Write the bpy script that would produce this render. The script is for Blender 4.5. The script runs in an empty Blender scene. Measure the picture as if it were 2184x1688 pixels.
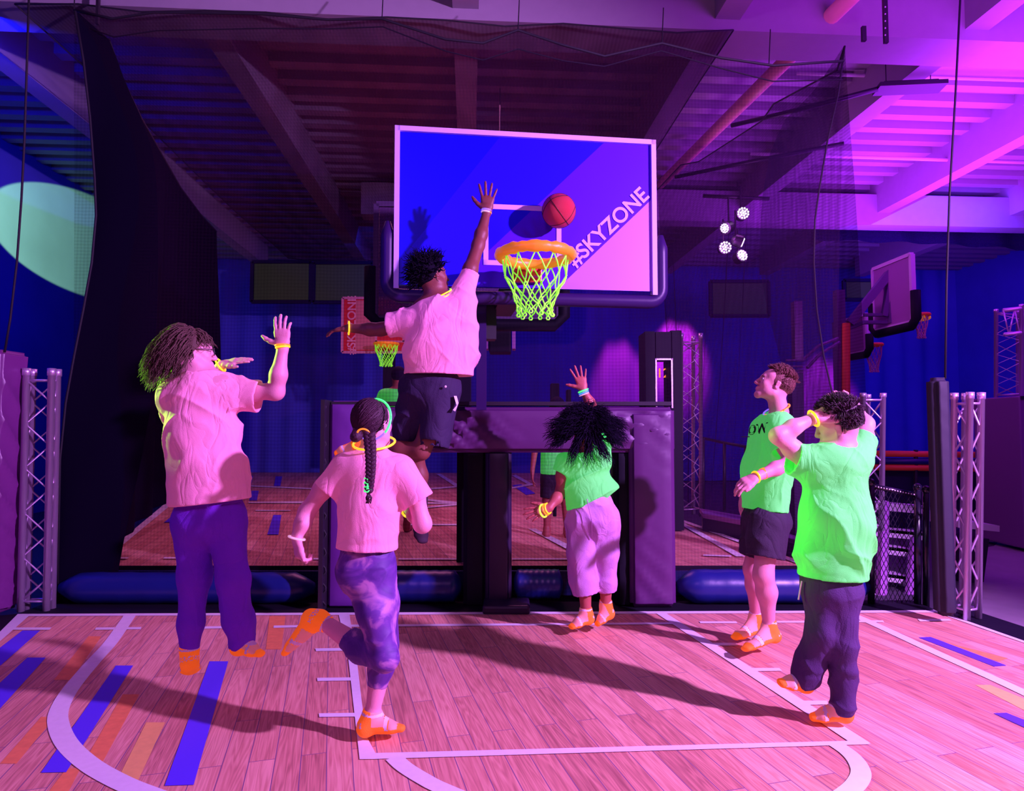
import bpy, math, random
import numpy as np
from mathutils import Vector, Matrix
C = bpy.context.scene.collection
scn = bpy.context.scene
R = math.radians
# ---------------------------------------------------------------- camera
FPX, CAMZ, PITCH = 1400.0, 1.4, math.atan(71/1400)
cam_d = bpy.data.cameras.new('camera'); cam = bpy.data.objects.new('camera', cam_d); C.objects.link(cam)
cam_d.sensor_fit = 'HORIZONTAL'; cam_d.sensor_width = 36; cam_d.lens = FPX/2184*36; cam_d.clip_end = 200; cam_d.clip_start = .05
cam.location = (0, 0, CAMZ); cam.rotation_euler = (math.pi/2+PITCH, 0, 0)
scn.camera = cam
# ---------------------------------------------------------------- world, exposure
w = bpy.data.worlds.new('world'); scn.world = w; w.use_nodes = True
w.node_tree.nodes['Background'].inputs[0].default_value = (.10, .02, .32, 1)
w.node_tree.nodes['Background'].inputs[1].default_value = .02
scn.view_settings.view_transform = 'Standard'; scn.view_settings.look = 'None'
scn.view_settings.gamma = 1; scn.view_settings.use_curve_mapping = False
scn.view_settings.exposure = 0.0
# ---------------------------------------------------------------- lights
def lamp(kind, name, loc, target, energy, color, size=.3, angle=60, blend=.4, size_y=None):
    d = bpy.data.lights.new(name, kind); o = bpy.data.objects.new(name, d); C.objects.link(o)
    d.energy = energy; d.color = color; o.location = loc
    if kind == 'AREA':
        d.size = size
        if size_y: d.shape = 'RECTANGLE'; d.size_y = size_y
    elif kind == 'SPOT': d.spot_size = R(angle); d.spot_blend = blend; d.shadow_soft_size = size
    else: d.shadow_soft_size = size
    v = Vector(target)-Vector(loc); o.rotation_euler = v.to_track_quat('-Z', 'Y').to_euler()
    return o
def _v(px, py, d):
    x = (px-1092)/FPX; y = (844-py)/FPX
    v = Vector((x, math.cos(PITCH)-y*math.sin(PITCH), math.sin(PITCH)+y*math.cos(PITCH)))
    return v
def P(px, py, d):                      # the point at world depth d seen at that place of the photograph
    v = _v(px, py, d); v *= d/v.y
    return Vector((v.x, v.y, v.z+CAMZ))
def G(px, py, z=0.0):                  # the point of the level z plane seen at that place
    v = _v(px, py, 1); v *= (z-CAMZ)/v.z
    return Vector((v.x, v.y, z))
YAW = 0.065
def W(x, y, z): return Vector((x-YAW*y, y+YAW*x, z))     # room axes
lamp('SPOT', 'stage_light_key', (5.3, .7, 3.75), (-.2, 4.0, 1.1), 4600, (.70, .28, 1.0), .10, 95, .6)
lamp('AREA', 'fill_light_front', (-1.0, -1.8, 4.6), (-.3, 3.0, .3), 75, (.80, .25, 1.0), 1.2)  # fill added behind the camera to brighten the near floor
lamp('AREA', 'blue_wash_left', (-5.6, 6.0, 5.4), (-7.6, 10.5, 2.0), 320, (.0, .005, 1.0), 1.2)
lamp('AREA', 'blue_wash_back', (-2.5, 14.5, 5.4), (-2.5, 18.4, 2.0), 50, (.02, .03, 1.0), 3)
lamp('AREA', 'blue_wash_right', (8.0, 12.0, 4.6), (9.0, 18, 1.8), 260, (.03, .03, 1.0), 3)
lamp('AREA', 'ceiling_wash_right', (6.9, 9.0, 4.5), (6.9, 9.2, 6.3), 880, (.42, .025, 1.0), 4, size_y=7)
lamp('AREA', 'ceiling_wash_left', (-1.0, 7.5, 3.8), (-1.0, 9.5, 6.3), 8, (.8, .06, .35), 3)
lamp('AREA', 'ceiling_wash_front', (4.2, 3.5, 4.4), (4.9, 5.9, 6.0), 150, (.50, .03, 1.0), 2)
lamp('AREA', 'back_court_light', (-1.2, 9.0, 5.4), (-1.4, 8.6, .4), 330, (.95, .22, .62), 3)
lamp('SPOT', 'green_rim_light', (-3.9, 4.3, 2.35), (-1.70, 3.4, 1.80), 1500, (.30, 1.0, .04), .06, 25, .5)
lamp('SPOT', 'green_wall_spot', (-5.4, 5.4, 4.4), P(88, 462, 10.5), 17000, (.45, 1.0, .10), .01, 15, .10)
lamp('SPOT', 'blue_board_fill', (-2.9, 1.3, 3.7), (-.5, 4.5, 3.1), 150, (.0, .0, 1.0), .1, 40, .5)  # added blue fill that lifts the backboard from the left
lamp('SPOT', 'curtain_spot_one', (3.1, 16.9, 6.0), (3.15, 18.4, 3.4), 3600, (1, .02, .20), .1, 30, .7)
lamp('SPOT', 'curtain_spot_two', (4.7, 16.9, 6.0), (4.8, 18.4, 4.2), 7500, (1, .02, .20), .1, 32, .7)
lamp('SPOT', 'curtain_spot_three', (9.0, 16.9, 6.0), (9.1, 18.4, 3.4), 7500, (1, .02, .22), .1, 30, .7)

# ---------------------------------------------------------------- materials
MATS = {}
def mat(name, col, rough=.6, metal=0, emit=None, es=1.0, var=0, vscale=8, bump=0, bscale=60, alpha=None, sheen=0, spec=None):
    if name in MATS: return MATS[name]
    m = bpy.data.materials.new(name); m.use_nodes = True; nt = m.node_tree; b = nt.nodes['Principled BSDF']
    b.inputs['Base Color'].default_value = (*col, 1); b.inputs['Roughness'].default_value = rough
    b.inputs['Metallic'].default_value = metal
    if spec is not None: b.inputs['Specular IOR Level'].default_value = spec
    if emit: b.inputs['Emission Color'].default_value = (*emit, 1); b.inputs['Emission Strength'].default_value = es
    if sheen: b.inputs['Sheen Weight'].default_value = sheen
    if alpha is not None: b.inputs['Alpha'].default_value = alpha
    tc = nt.nodes.new('ShaderNodeTexCoord')
    if var or bump:
        n = nt.nodes.new('ShaderNodeTexNoise'); n.inputs['Scale'].default_value = vscale; n.inputs['Detail'].default_value = 5
        nt.links.new(tc.outputs['Object'], n.inputs['Vector'])
        mx = nt.nodes.new('ShaderNodeMix'); mx.data_type = 'RGBA'
        mx.inputs['A'].default_value = (*[c*(1-var) for c in col], 1); mx.inputs['B'].default_value = (*[min(1, c*(1+var)) for c in col], 1)
        nt.links.new(n.outputs['Fac'], mx.inputs['Factor']); nt.links.new(mx.outputs['Result'], b.inputs['Base Color'])
    if bump:
        n2 = nt.nodes.new('ShaderNodeTexNoise'); n2.inputs['Scale'].default_value = bscale; n2.inputs['Detail'].default_value = 4
        nt.links.new(tc.outputs['Object'], n2.inputs['Vector'])
        bp = nt.nodes.new('ShaderNodeBump'); bp.inputs['Strength'].default_value = bump; bp.inputs['Distance'].default_value = .01
        nt.links.new(n2.outputs['Fac'], bp.inputs['Height']); nt.links.new(bp.outputs['Normal'], b.inputs['Normal'])
    MATS[name] = m
    return m
def net_mat(name, col, cover, freq=220):
    """fine woven netting: threads opaque, holes open"""
    m = bpy.data.materials.new(name); m.use_nodes = True; nt = m.node_tree; N = nt.nodes; L = nt.links
    b = N['Principled BSDF']; b.inputs['Base Color'].default_value = (*col, 1); b.inputs['Roughness'].default_value = .8
    tc = N.new('ShaderNodeTexCoord'); mp = N.new('ShaderNodeMapping'); L.new(tc.outputs['Object'], mp.inputs['Vector'])
    nz = N.new('ShaderNodeTexNoise'); nz.inputs['Scale'].default_value = 1.2; nz.inputs['Detail'].default_value = 3
    L.new(tc.outputs['Object'], nz.inputs['Vector'])
    wv = N.new('ShaderNodeTexWave'); wv.wave_type = 'BANDS'; wv.bands_direction = 'X'; wv.inputs['Scale'].default_value = freq/20; wv.inputs['Distortion'].default_value = .8; wv.inputs['Detail'].default_value = 1
    wz = N.new('ShaderNodeTexWave'); wz.wave_type = 'BANDS'; wz.bands_direction = 'Z'; wz.inputs['Scale'].default_value = freq/20; wz.inputs['Distortion'].default_value = .8; wz.inputs['Detail'].default_value = 1
    L.new(mp.outputs[0], wv.inputs['Vector']); L.new(mp.outputs[0], wz.inputs['Vector'])
    ad = N.new('ShaderNodeMath'); ad.operation = 'ADD'; L.new(wv.outputs['Fac'], ad.inputs[0]); L.new(wz.outputs['Fac'], ad.inputs[1])
    ml = N.new('ShaderNodeMath'); ml.operation = 'MULTIPLY_ADD'; L.new(ad.outputs[0], ml.inputs[0]); ml.inputs[1].default_value = .12; 
    nm = N.new('ShaderNodeMath'); nm.operation = 'MULTIPLY_ADD'; L.new(nz.outputs['Fac'], nm.inputs[0]); nm.inputs[1].default_value = .16; nm.inputs[2].default_value = cover-.2
    L.new(nm.outputs[0], ml.inputs[2]); ml.use_clamp = True
    L.new(ml.outputs[0], b.inputs['Alpha']); b.inputs['Specular IOR Level'].default_value = 0.0
    MATS[name] = m
    return m

# ---------------------------------------------------------------- object helpers
ROOTLOC = {}
def link(o, parent=None):
    C.objects.link(o)
    if parent is not None:
        o.parent = parent
        if parent.type == 'EMPTY': o.matrix_parent_inverse = Matrix.Translation(-Vector(parent.location))
    return o
def thing(name, label, cat, loc, group=None):
    o = bpy.data.objects.new(name, None); C.objects.link(o); o.location = loc; o.empty_display_size = .1
    o['label'] = label; o['category'] = cat
    if group: o['group'] = group
    return o
def tag(o, label=None, cat=None, group=None, kind=None):
    if label: o['label'] = label
    if cat: o['category'] = cat
    if group: o['group'] = group
    if kind: o['kind'] = kind
    return o
class MB:
    def __init__(s): s.v = []; s.f = []; s.m = []
    def add(s, vs, fs, mi=0):
        k = len(s.v); s.v += [tuple(v) for v in vs]; s.f += [tuple(i+k for i in f) for f in fs]; s.m += [mi]*len(fs)
    def box(s, c, size, mi=0, ax=None, bev=0):
        c = Vector(c); X, Y, Z = ax if ax else (Vector((1, 0, 0)), Vector((0, 1, 0)), Vector((0, 0, 1)))
        hx, hy, hz = [q/2 for q in size]
        if bev <= 0:
            vs = [c+X*a*hx+Y*b*hy+Z*d*hz for a in (-1, 1) for b in (-1, 1) for d in (-1, 1)]
            s.add(vs, [(0, 1, 3, 2), (4, 6, 7, 5), (0, 4, 5, 1), (2, 3, 7, 6), (0, 2, 6, 4), (1, 5, 7, 3)], mi); return
        # rounded box by subdivided cube
        n = 6; vs = []; fs = []
        def put(p):
            q = [max(-(h-bev), min(h-bev, t)) for t, h in zip(p, (hx, hy, hz))]
            d = Vector([p[i]-q[i] for i in range(3)])
            if d.length > 1e-9: d = d.normalized()*bev
            q = Vector(q)+d
            return c+X*q.x+Y*q.y+Z*q.z
        def grid(h): return [-h, -h+bev*.33, -h+bev] + [h-bev, h-bev*.33, h]
        gs = [grid(hx), grid(hy), grid(hz)]
        for a in range(3):
            u, v_ = (a+1) % 3, (a+2) % 3
            for sg in (-1, 1):
                base = len(vs)
                for i in range(n):
                    for j in range(n):
                        p = [0, 0, 0]; p[a] = sg*[hx, hy, hz][a]; p[u] = gs[u][i]; p[v_] = gs[v_][j]; vs.append(put(p))
                for i in range(n-1):
                    for j in range(n-1):
                        q = (base+i*n+j, base+(i+1)*n+j, base+(i+1)*n+j+1, base+i*n+j+1)
                        fs.append(q if sg > 0 else q[::-1])
        s.add(vs, fs, mi)
    def tube(s, pts, r, n=8, mi=0, closed=False, caps=True):
        pts = [Vector(p) for p in pts]; m = len(pts)
        if not hasattr(r, '__len__'): r = [r]*m
        T = []
        for i in range(m):
            if closed: t = pts[(i+1) % m]-pts[i-1]
            else: t = pts[min(i+1, m-1)]-pts[max(i-1, 0)]
            T.append(t.normalized() if t.length > 1e-9 else Vector((0, 0, 1)))
        up = T[0].orthogonal().normalized(); vs = []
        for i in range(m):
            up = up-T[i]*up.dot(T[i]); up = up.normalized() if up.length > 1e-6 else T[i].orthogonal().normalized()
            sd = T[i].cross(up)
            for k in range(n):
                a = 2*math.pi*k/n; vs.append(pts[i]+(up*math.cos(a)+sd*math.sin(a))*r[i])
        fs = []
        for i in range(m if closed else m-1):
            j = (i+1) % m
            for k in range(n): fs.append((i*n+k, i*n+(k+1) % n, j*n+(k+1) % n, j*n+k))
        if caps and not closed: fs.append(tuple(range(n))[::-1]); fs.append(tuple((m-1)*n+k for k in range(n)))
        s.add(vs, fs, mi)
    def poly(s, pts, mi=0, th=None):
        pts = [Vector(p) for p in pts]; n = len(pts)
        if th is None: s.add(pts, [tuple(range(n))], mi); return
        th = Vector(th); s.add(pts+[p+th for p in pts], [tuple(range(n)), tuple(range(2*n-1, n-1, -1))]+[(i, i+n, (i+1) % n+n, (i+1) % n) for i in range(n)], mi)
    def ball(s, c, r, mi=0, nu=24, nv=14, sc=(1, 1, 1)):
        c = Vector(c); vs = []; fs = []
        for j in range(nv+1):
            t = math.pi*j/nv
            for i in range(nu):
                a = 2*math.pi*i/nu; vs.append(c+Vector((r*sc[0]*math.sin(t)*math.cos(a), r*sc[1]*math.sin(t)*math.sin(a), r*sc[2]*math.cos(t))))
        for j in range(nv):
            for i in range(nu): fs.append((j*nu+i, (j+1)*nu+i, (j+1)*nu+(i+1) % nu, j*nu+(i+1) % nu))
        s.add(vs, fs, mi)
    def sheet(s, rows, mi=0, th=None):
        nr, nc = len(rows), len(rows[0]); vs = [p for r_ in rows for p in r_]
        s.add(vs, [(i*nc+j, i*nc+j+1, (i+1)*nc+j+1, (i+1)*nc+j) for i in range(nr-1) for j in range(nc-1)], mi)
    def build(s, name, mats, parent=None, smooth=False, merge=False):
        me = bpy.data.meshes.new(name); me.from_pydata(s.v, [], s.f)
        if not isinstance(mats, (list, tuple)): mats = [mats]
        for m in mats: me.materials.append(m)
        me.polygons.foreach_set('material_index', s.m)
        if smooth: me.polygons.foreach_set('use_smooth', [True]*len(s.f))
        if merge:
            import bmesh
            bm = bmesh.new(); bm.from_mesh(me); bmesh.ops.remove_doubles(bm, verts=bm.verts, dist=1e-5); bmesh.ops.recalc_face_normals(bm, faces=bm.faces); bm.to_mesh(me); bm.free()
        me.update()
        o = bpy.data.objects.new(name, me); link(o, parent)
        return o
def struct(o): o['kind'] = 'structure'; return o
def text_mesh(name, body, size, m, parent, M, ext=.002, bold=0.0):
    cu = bpy.data.curves.new(name+'_c', 'FONT'); cu.body = body; cu.size = size; cu.extrude = ext; cu.offset = bold
    cu.align_x = 'CENTER'; cu.align_y = 'CENTER'
    o = bpy.data.objects.new(name+'_c', cu); C.objects.link(o)
    dg = bpy.context.evaluated_depsgraph_get(); me = bpy.data.meshes.new_from_object(o.evaluated_get(dg))
    bpy.data.objects.remove(o); me.transform(M); me.materials.clear(); me.materials.append(m); me.name = name
    t = bpy.data.objects.new(name, me); link(t, parent)
    return t
def frame(X, Z):
    X = Vector(X).normalized(); Y = Vector(Z).cross(X).normalized(); Z2 = X.cross(Y)
    return X, Y, Z2
def M4(X, Y, Z, o): 
    return Matrix(((X[0], Y[0], Z[0], o[0]), (X[1], Y[1], Z[1], o[1]), (X[2], Y[2], Z[2], o[2]), (0, 0, 0, 1)))
# ================================================================ FLOOR: printed wood court
def wood_mat():
    m = bpy.data.materials.new('court_wood'); m.use_nodes = True; nt = m.node_tree; N = nt.nodes; L = nt.links; b = N['Principled BSDF']
    b.inputs['Roughness'].default_value = .55; b.inputs['Specular IOR Level'].default_value = .25
    tc = N.new('ShaderNodeTexCoord'); mp = N.new('ShaderNodeMapping'); mp.vector_type = 'POINT'
    a = math.atan2(1.0, -.275); mp.inputs['Rotation'].default_value = (0, 0, -a)
    L.new(tc.outputs['Object'], mp.inputs['Vector'])
    br = N.new('ShaderNodeTexBrick'); br.offset = .37; br.inputs['Scale'].default_value = 1; br.inputs['Brick Width'].default_value = 1.15; br.inputs['Row Height'].default_value = .105
    br.inputs['Mortar Size'].default_value = .0022; br.inputs['Mortar Smooth'].default_value = .3
    br.inputs['Color1'].default_value = (0, 0, 0, 1); br.inputs['Color2'].default_value = (1, 1, 1, 1); br.inputs['Mortar'].default_value = (.5, .5, .5, 1)
    L.new(mp.outputs[0], br.inputs['Vector'])
    m2 = N.new('ShaderNodeMapping'); m2.inputs['Scale'].default_value = (.45, 8, 1); L.new(mp.outputs[0], m2.inputs['Vector'])
    sh = N.new('ShaderNodeVectorMath'); sh.operation = 'MULTIPLY_ADD'; L.new(br.outputs['Color'], sh.inputs[0]); sh.inputs[1].default_value = (7, 13, 3); L.new(m2.outputs[0], sh.inputs[2])
    g = N.new('ShaderNodeTexNoise'); g.inputs['Scale'].default_value = 1.3; g.inputs['Detail'].default_value = 3; L.new(sh.outputs[0], g.inputs['Vector'])
    wv = N.new('ShaderNodeMath'); wv.operation = 'MULTIPLY'; L.new(g.outputs['Fac'], wv.inputs[0]); wv.inputs[1].default_value = 120
    sn = N.new('ShaderNodeMath'); sn.operation = 'SINE'; L.new(wv.outputs[0], sn.inputs[0])
    f2 = N.new('ShaderNodeTexNoise'); f2.inputs['Scale'].default_value = 9; f2.inputs['Detail'].default_value = 6; L.new(sh.outputs[0], f2.inputs['Vector'])
    big = N.new('ShaderNodeTexNoise'); big.inputs['Scale'].default_value = 3; L.new(tc.outputs['Object'], big.inputs['Vector'])
    rs = N.new('ShaderNodeMapRange'); rs.inputs['From Min'].default_value = -1; rs.inputs['To Min'].default_value = .0; rs.inputs['To Max'].default_value = .22; L.new(sn.outputs[0], rs.inputs['Value'])
    ad = N.new('ShaderNodeMath'); ad.operation = 'MULTIPLY_ADD'; L.new(f2.outputs['Fac'], ad.inputs[0]); ad.inputs[1].default_value = .75; L.new(rs.outputs[0], ad.inputs[2])
    ad2 = N.new('ShaderNodeMath'); ad2.operation = 'MULTIPLY_ADD'; L.new(br.outputs['Color'], ad2.inputs[0]); ad2.inputs[1].default_value = .36; L.new(ad.outputs[0], ad2.inputs[2])
    cr = N.new('ShaderNodeValToRGB'); e = cr.color_ramp.elements
    e[0].position = .25; e[0].color = (.36, .135, .12, 1); e[1].position = .98; e[1].color = (.85, .46, .36, 1)
    k = e.new(.6); k.color = (.64, .28, .22, 1)
    L.new(ad2.outputs[0], cr.inputs['Fac'])
    mx = N.new('ShaderNodeMix'); mx.data_type = 'RGBA'; L.new(br.outputs['Fac'], mx.inputs['Factor']); L.new(cr.outputs[0], mx.inputs['A']); mx.inputs['B'].default_value = (.20, .10, .22, 1)
    L.new(mx.outputs['Result'], b.inputs['Base Color'])
    bp = N.new('ShaderNodeBump'); bp.inputs['Strength'].default_value = .15; bp.inputs['Distance'].default_value = .004; L.new(big.outputs['Fac'], bp.inputs['Height']); L.new(bp.outputs[0], b.inputs['Normal'])
    return m
WOOD = wood_mat()
LINE = mat('court_line_paint', (.80, .78, .84), .6, var=.08, vscale=30)
BLUEP = mat('court_blue_stripe', (.10, .04, .85), .6)
ORNG = mat('court_orange_plank', (.85, .28, .10), .6, var=.2, vscale=25)
YELP = mat('court_yellow_plank', (.85, .52, .16), .6, var=.15, vscale=25)
BLACK = mat('black_vinyl', (.010, .008, .018), .6, bump=.2, bscale=8, spec=.12)
fm = [WOOD, LINE, BLUEP, ORNG, YELP, BLACK]
def ribbon(mb, pix, w, z, mi, lift, zz=0):
    # smooth the centre line with Catmull-Rom, then widen on the ground
    p = [G(a, b, zz) for a, b in pix]; q = []
    for i in range(len(p)-1):
        p0, p1, p2, p3 = p[max(i-1, 0)], p[i], p[i+1], p[min(i+2, len(p)-1)]
        for t in [k/8 for k in range(8)]:
            q.append(.5*((2*p1)+(p2-p0)*t+(2*p0-5*p1+4*p2-p3)*t*t+(3*p1-p0-3*p2+p3)*t**3))
    q.append(p[-1]); rows = []
    for i in range(len(q)):
        t = (q[min(i+1, len(q)-1)]-q[max(i-1, 0)]).normalized(); n = Vector((-t.y, t.x, 0))
        rows.append([q[i]+n*w/2+Vector((0, 0, lift)), q[i]-n*w/2+Vector((0, 0, lift))])
    mb.sheet(rows, mi)
fl = MB()
A0, A1 = G(38, 1311), G(1994, 1302)
L0 = G(38, 1311)+(G(0, 1349)-G(38, 1311))*6; R0 = G(1994, 1302)+(G(2240, 1388)-G(1994, 1302))*2.2
base = [A0, A1, R0, Vector((R0.x, .2, 0)), Vector((L0.x-.5, .2, 0)), Vector((L0.x-.5, L0.y, 0)), L0]
fl.poly(base[::-1], 0, (0, 0, -.08))
_k = [0]
def fp(pix, mi, lift=.0015, z=0):
    _k[0] += 1; fl.poly([G(a, b, z)+Vector((0, 0, lift+_k[0]*.00004)) for a, b in pix][::-1], mi)
fp([(375*.5037, 1280+155*.5037), (430*.5037, 1280+155*.5037), (300*.5037, 1280+340*.5037), (228*.5037, 1280+340*.5037)], 3, .001)
fp([(88, 1530), (118, 1530), (35, 1630), (0, 1630)], 3, .001)
fp([(262, 1482), (297, 1482), (216, 1632), (176, 1632)], 3, .001)
fp([(142, 1640), (172, 1640), (130, 1720), (80, 1720)], 3, .001)
fp([(575, 1315), (609, 1315), (600, 1386), (567, 1386)], 3, .001)
fp([(312, 1542), (352, 1542), (295, 1665), (250, 1665)], 4, .001)
fp([(2080, 1462), (2112, 1462), (2230, 1510), (2230, 1540)], 4, .001)
fp([(1990, 1372), (2012, 1370), (2150, 1405), (2130, 1412)], 3, .001)
for s_ in ([(48, 1346), (86, 1346), (-60, 1475), (-120, 1475)], [(58, 1404), (98, 1404), (-60, 1580), (-110, 1560)],
           [(247, 1421), (284, 1421), (141, 1649), (87, 1650)], [(447, 1412), (487, 1412), (413, 1676), (351, 1678)],
           [(1959, 1361), (1985, 1360), (2147, 1421), (2121, 1423)], [(2119, 1523), (2147, 1522), (2260, 1568), (2230, 1574)]):
    fp(s_, 2, .002)
for s_ in ([(40, 1311), (1990, 1303), (1995, 1308), (36, 1316)], [(38, 1311), (62, 1315), (-80, 1440), (-110, 1440)],
           [(1983, 1303), (1998, 1302), (2260, 1388), (2250, 1396)],
           [(10, 1340), (110, 1340), (106, 1345), (4, 1345)], [(205, 1340), (302, 1339), (300, 1344), (202, 1345)],
           [(425, 1338), (486, 1337), (486, 1342), (424, 1343)], [(584, 1336), (640, 1335), (640, 1340), (583, 1341)],
           [(740, 1334), (1437, 1329), (1442, 1333), (740, 1339)], [(1491, 1327), (1570, 1327), (1573, 1331), (1494, 1331)],
           [(1656, 1326), (1724, 1326), (1726, 1330), (1658, 1330)], [(1804, 1325), (1883, 1325), (1886, 1329), (1808, 1329)],
           [(1957, 1322), (2024, 1322), (2030, 1326), (1962, 1327)],
           [(722, 1311), (745, 1311), (760, 1400), (780, 1570), (801, 1609), (801, 1622), (767, 1622), (760, 1560), (742, 1400)],
           [(795, 1609), (1840, 1582), (1857, 1590), (790, 1622)],
           [(1394, 1306), (1415, 1306), (1857, 1588), (1809, 1583)],
           [(672, 1385), (735, 1384), (737, 1390), (674, 1391)], [(676, 1448), (748, 1447), (749, 1454), (677, 1455)], [(680, 1524), (757, 1523), (758, 1531), (681, 1532)],
           [(1510, 1373), (1571, 1373), (1574, 1379), (1516, 1379)], [(1598, 1427), (1662, 1427), (1668, 1433), (1606, 1434)], [(1700, 1497), (1764, 1497), (1766, 1505), (1710, 1506)]):
    fp(s_, 1, .003)
ribbon(fl, [(277, 1314), (237, 1371), (201, 1411), (151, 1471), (126, 1517), (126, 1552), (146, 1592), (191, 1633), (252, 1668), (312, 1693), (420, 1730), (560, 1760)], .085, 0, 1, .0035)
ribbon(fl, [(1809, 1308), (1870, 1335), (1991, 1391), (2091, 1436), (2184, 1479), (2300, 1535)], .075, 0, 1, .0035)
ribbon(fl, [(840, 1618), (862, 1638), (900, 1662), (945, 1685), (1050, 1725), (1200, 1755), (1400, 1765), (1600, 1750), (1750, 1722), (1810, 1690), (1835, 1660), (1832, 1635), (1812, 1610), (1779, 1587)], .075, 0, 1, .004)
struct(fl.build('floor', fm))
# hall floor around and beyond the court
CONC = mat('hall_concrete', (.34, .30, .34), .35, var=.25, vscale=5, bump=.1, bscale=20)
hf = MB(); hf.box((2, 8.5, -.13), (34, 20, .1)); struct(hf.build('floor_hall', mat('hall_floor_dark', (.05, .045, .06), .6, var=.2)))
hf = MB(); hf.poly([G(2092, 1325, -.075), G(2260, 1392, -.075), Vector((8, 2.6, -.075)), Vector((13, 4, -.075)), Vector((13, 15.8, -.075)), G(2120, 1165, -.075), G(2090, 1170, -.075)][::-1])
struct(hf.build('floor_concrete', CONC))
# black vinyl kerb round the court
kb = MB()
for a, b in ((A0, A1), (A1, R0), (L0, A0)):
    d = (b-a); n = Vector((-d.y, d.x, 0)).normalized(); 
    kb.poly([a+n*.0, b+n*.0, b+n*.28, a+n*.28][::-1], 0, (0, 0, -.05))
kb_o = struct(kb.build('trim_1', BLACK)); kb_o.location.z = .004
# ================================================================ ROOM SHELL
BLUEW = mat('blue_wall', (.085, .10, .60), .9, spec=.05, var=.25, vscale=.8, bump=.3, bscale=3)
DARKC = mat('dark_curtain', (.02, .012, .05), .9, spec=.05)
CEIL = mat('white_ceiling', (.34, .30, .36), .8, var=.06, spec=.1)
ZB, ZC, YB, XL, XR = 5.6, 6.25, 18.6, -7.6, 14.5
def wall(name, pts, m, th): 
    b = MB(); b.poly(pts, 0, th); return struct(b.build(name, m))
# pleated curtain back wall
bw = MB(); rows = []
for z in (-.1, 2, 4, ZC+.1):
    rows.append([W(XL-.3+i*.09, YB+.05*math.sin(i*.9)+.03*math.sin(i*.37), z) for i in range(int((XR-XL+.6)/.09)+1)])
bw.sheet(rows); struct(bw.build('wall_back', BLUEW, smooth=True))
wall('wall_left', [W(XL, -2, -.1), W(XL, YB+.3, -.1), W(XL, YB+.3, ZC+.1), W(XL, -2, ZC+.1)], BLUEW, (-.2, 0, 0))
wall('wall_right', [W(XR, -2, -.1), W(XR, YB+.3, -.1), W(XR, YB+.3, ZC+.1), W(XR, -2, ZC+.1)], BLUEW, (.2, 0, 0))
ce = MB(); ce.poly([W(XL-.2, -2, ZC), W(XR+.2, -2, ZC), W(XR+.2, YB+.3, ZC), W(XL-.2, YB+.3, ZC)], 0, (0, 0, .1))
y = 2.0
while y < YB:      # ribs of the roof deck
    c = W((XL+XR)/2, y, ZC-.06); ce.box(c, (XR-XL, .17, .14), 0, (Vector((1, YAW, 0)), Vector((-YAW, 1, 0)), Vector((0, 0, 1)))); y += .43
struct(ce.build('ceiling', CEIL))
n = 0
for x in (-5.35, -2.72, -.05, 2.62, 5.3, 8.0, 10.7):
    b = MB(); b.box(W(x, 9.2, (ZB+ZC)/2), (.26, 16, ZC-ZB+.02), 0, (Vector((1, YAW, 0)), Vector((-YAW, 1, 0)), Vector((0, 0, 1))))
    n += 1; tag(struct(b.build('trim_%d' % (n+1), CEIL)))
b = MB(); b.box(W(2.5, 6.6, 5.95), (24, .5, .95), 0, (Vector((1, YAW, 0)), Vector((-YAW, 1, 0)), Vector((0, 0, 1))))
struct(b.build('trim_9', CEIL))
b = MB(); b.box(W(5.5, 12.2, 5.65), (15, .35, .6), 0, (Vector((1, YAW, 0)), Vector((-YAW, 1, 0)), Vector((0, 0, 1))))
struct(b.build('trim_10', CEIL))
# sprinkler pipes across the right bays
PIPE = mat('white_pipe_paint', (.7, .62, .72), .4)
for i, (x0, y0, x1, y1, d, r, lab) in enumerate(((1380, 95, 2120, 108, 7.6, .022, 'thin white ceiling pipe highest of the pipes, just beyond the front girder'), (1700, 157, 2200, 172, 8.4, .022, 'thin white ceiling pipe second from the front girder above the right hoops'),
        (1600, 328, 2200, 347, 10.6, .03, 'white ceiling pipe crossing below the hanging lamp at right'), (1420, 432, 1800, 440, 13.0, .03, 'white ceiling pipe just above the lit stage lamps'))):
    b = MB(); b.tube([P(x0, y0, d), P(x1, y1, d+.1)], r, 8); 
    tag(b.build('ceiling_pipe', PIPE, smooth=True), lab, 'pipe', 'pipes under the roof')
# diagonal orange pipe under the roof
b = MB(); pa, pb = P(1822, -14, 6.2), P(1400, 402, 12.5); b.tube([pa, pa.lerp(pb, .4), pb], .085, 12); 
tag(b.build('roof_pipe', mat('tan_pipe', (.75, .42, .30), .5, var=.15), smooth=True), 'thick tan duct pipe running back under the roof above the basketball net enclosure', 'pipe')
# hanging lamp fixture
t = thing('hanging_lamp', 'long dark strip lamp hanging below the ceiling at upper right', 'lamp', P(1940, 186, 7.6))
DM = mat('dark_metal', (.04, .03, .05), .4, .5)
b = MB(); ax = frame(P(2008, 182, 7.6)-P(1872, 188, 7.7), (0, 0, 1)); b.box(P(1940, 187, 7.6), (.74, .24, .05), 0, ax); b.box(P(1940, 181, 7.6), (.6, .1, .07), 0, ax); b.build('lamp_body', DM, t)
for px in (1890, 1985): b = MB(); b.tube([P(px, 180, 7.6), P(px, 182, 7.6)+Vector((0, 0, ZB-P(px, 182, 7.6).z+.6))], .006, 5); b.build('hanger', DM, t)
b = MB(); b.tube([P(1872, 190, 7.62), P(1700, 235, 8.2), P(1560, 268, 8.8)], .03, 8); tag(b.build('cable_conduit', DM, smooth=True), 'black conduit sloping from the hanging strip lamp to the thick tan pipe', 'conduit')
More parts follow.
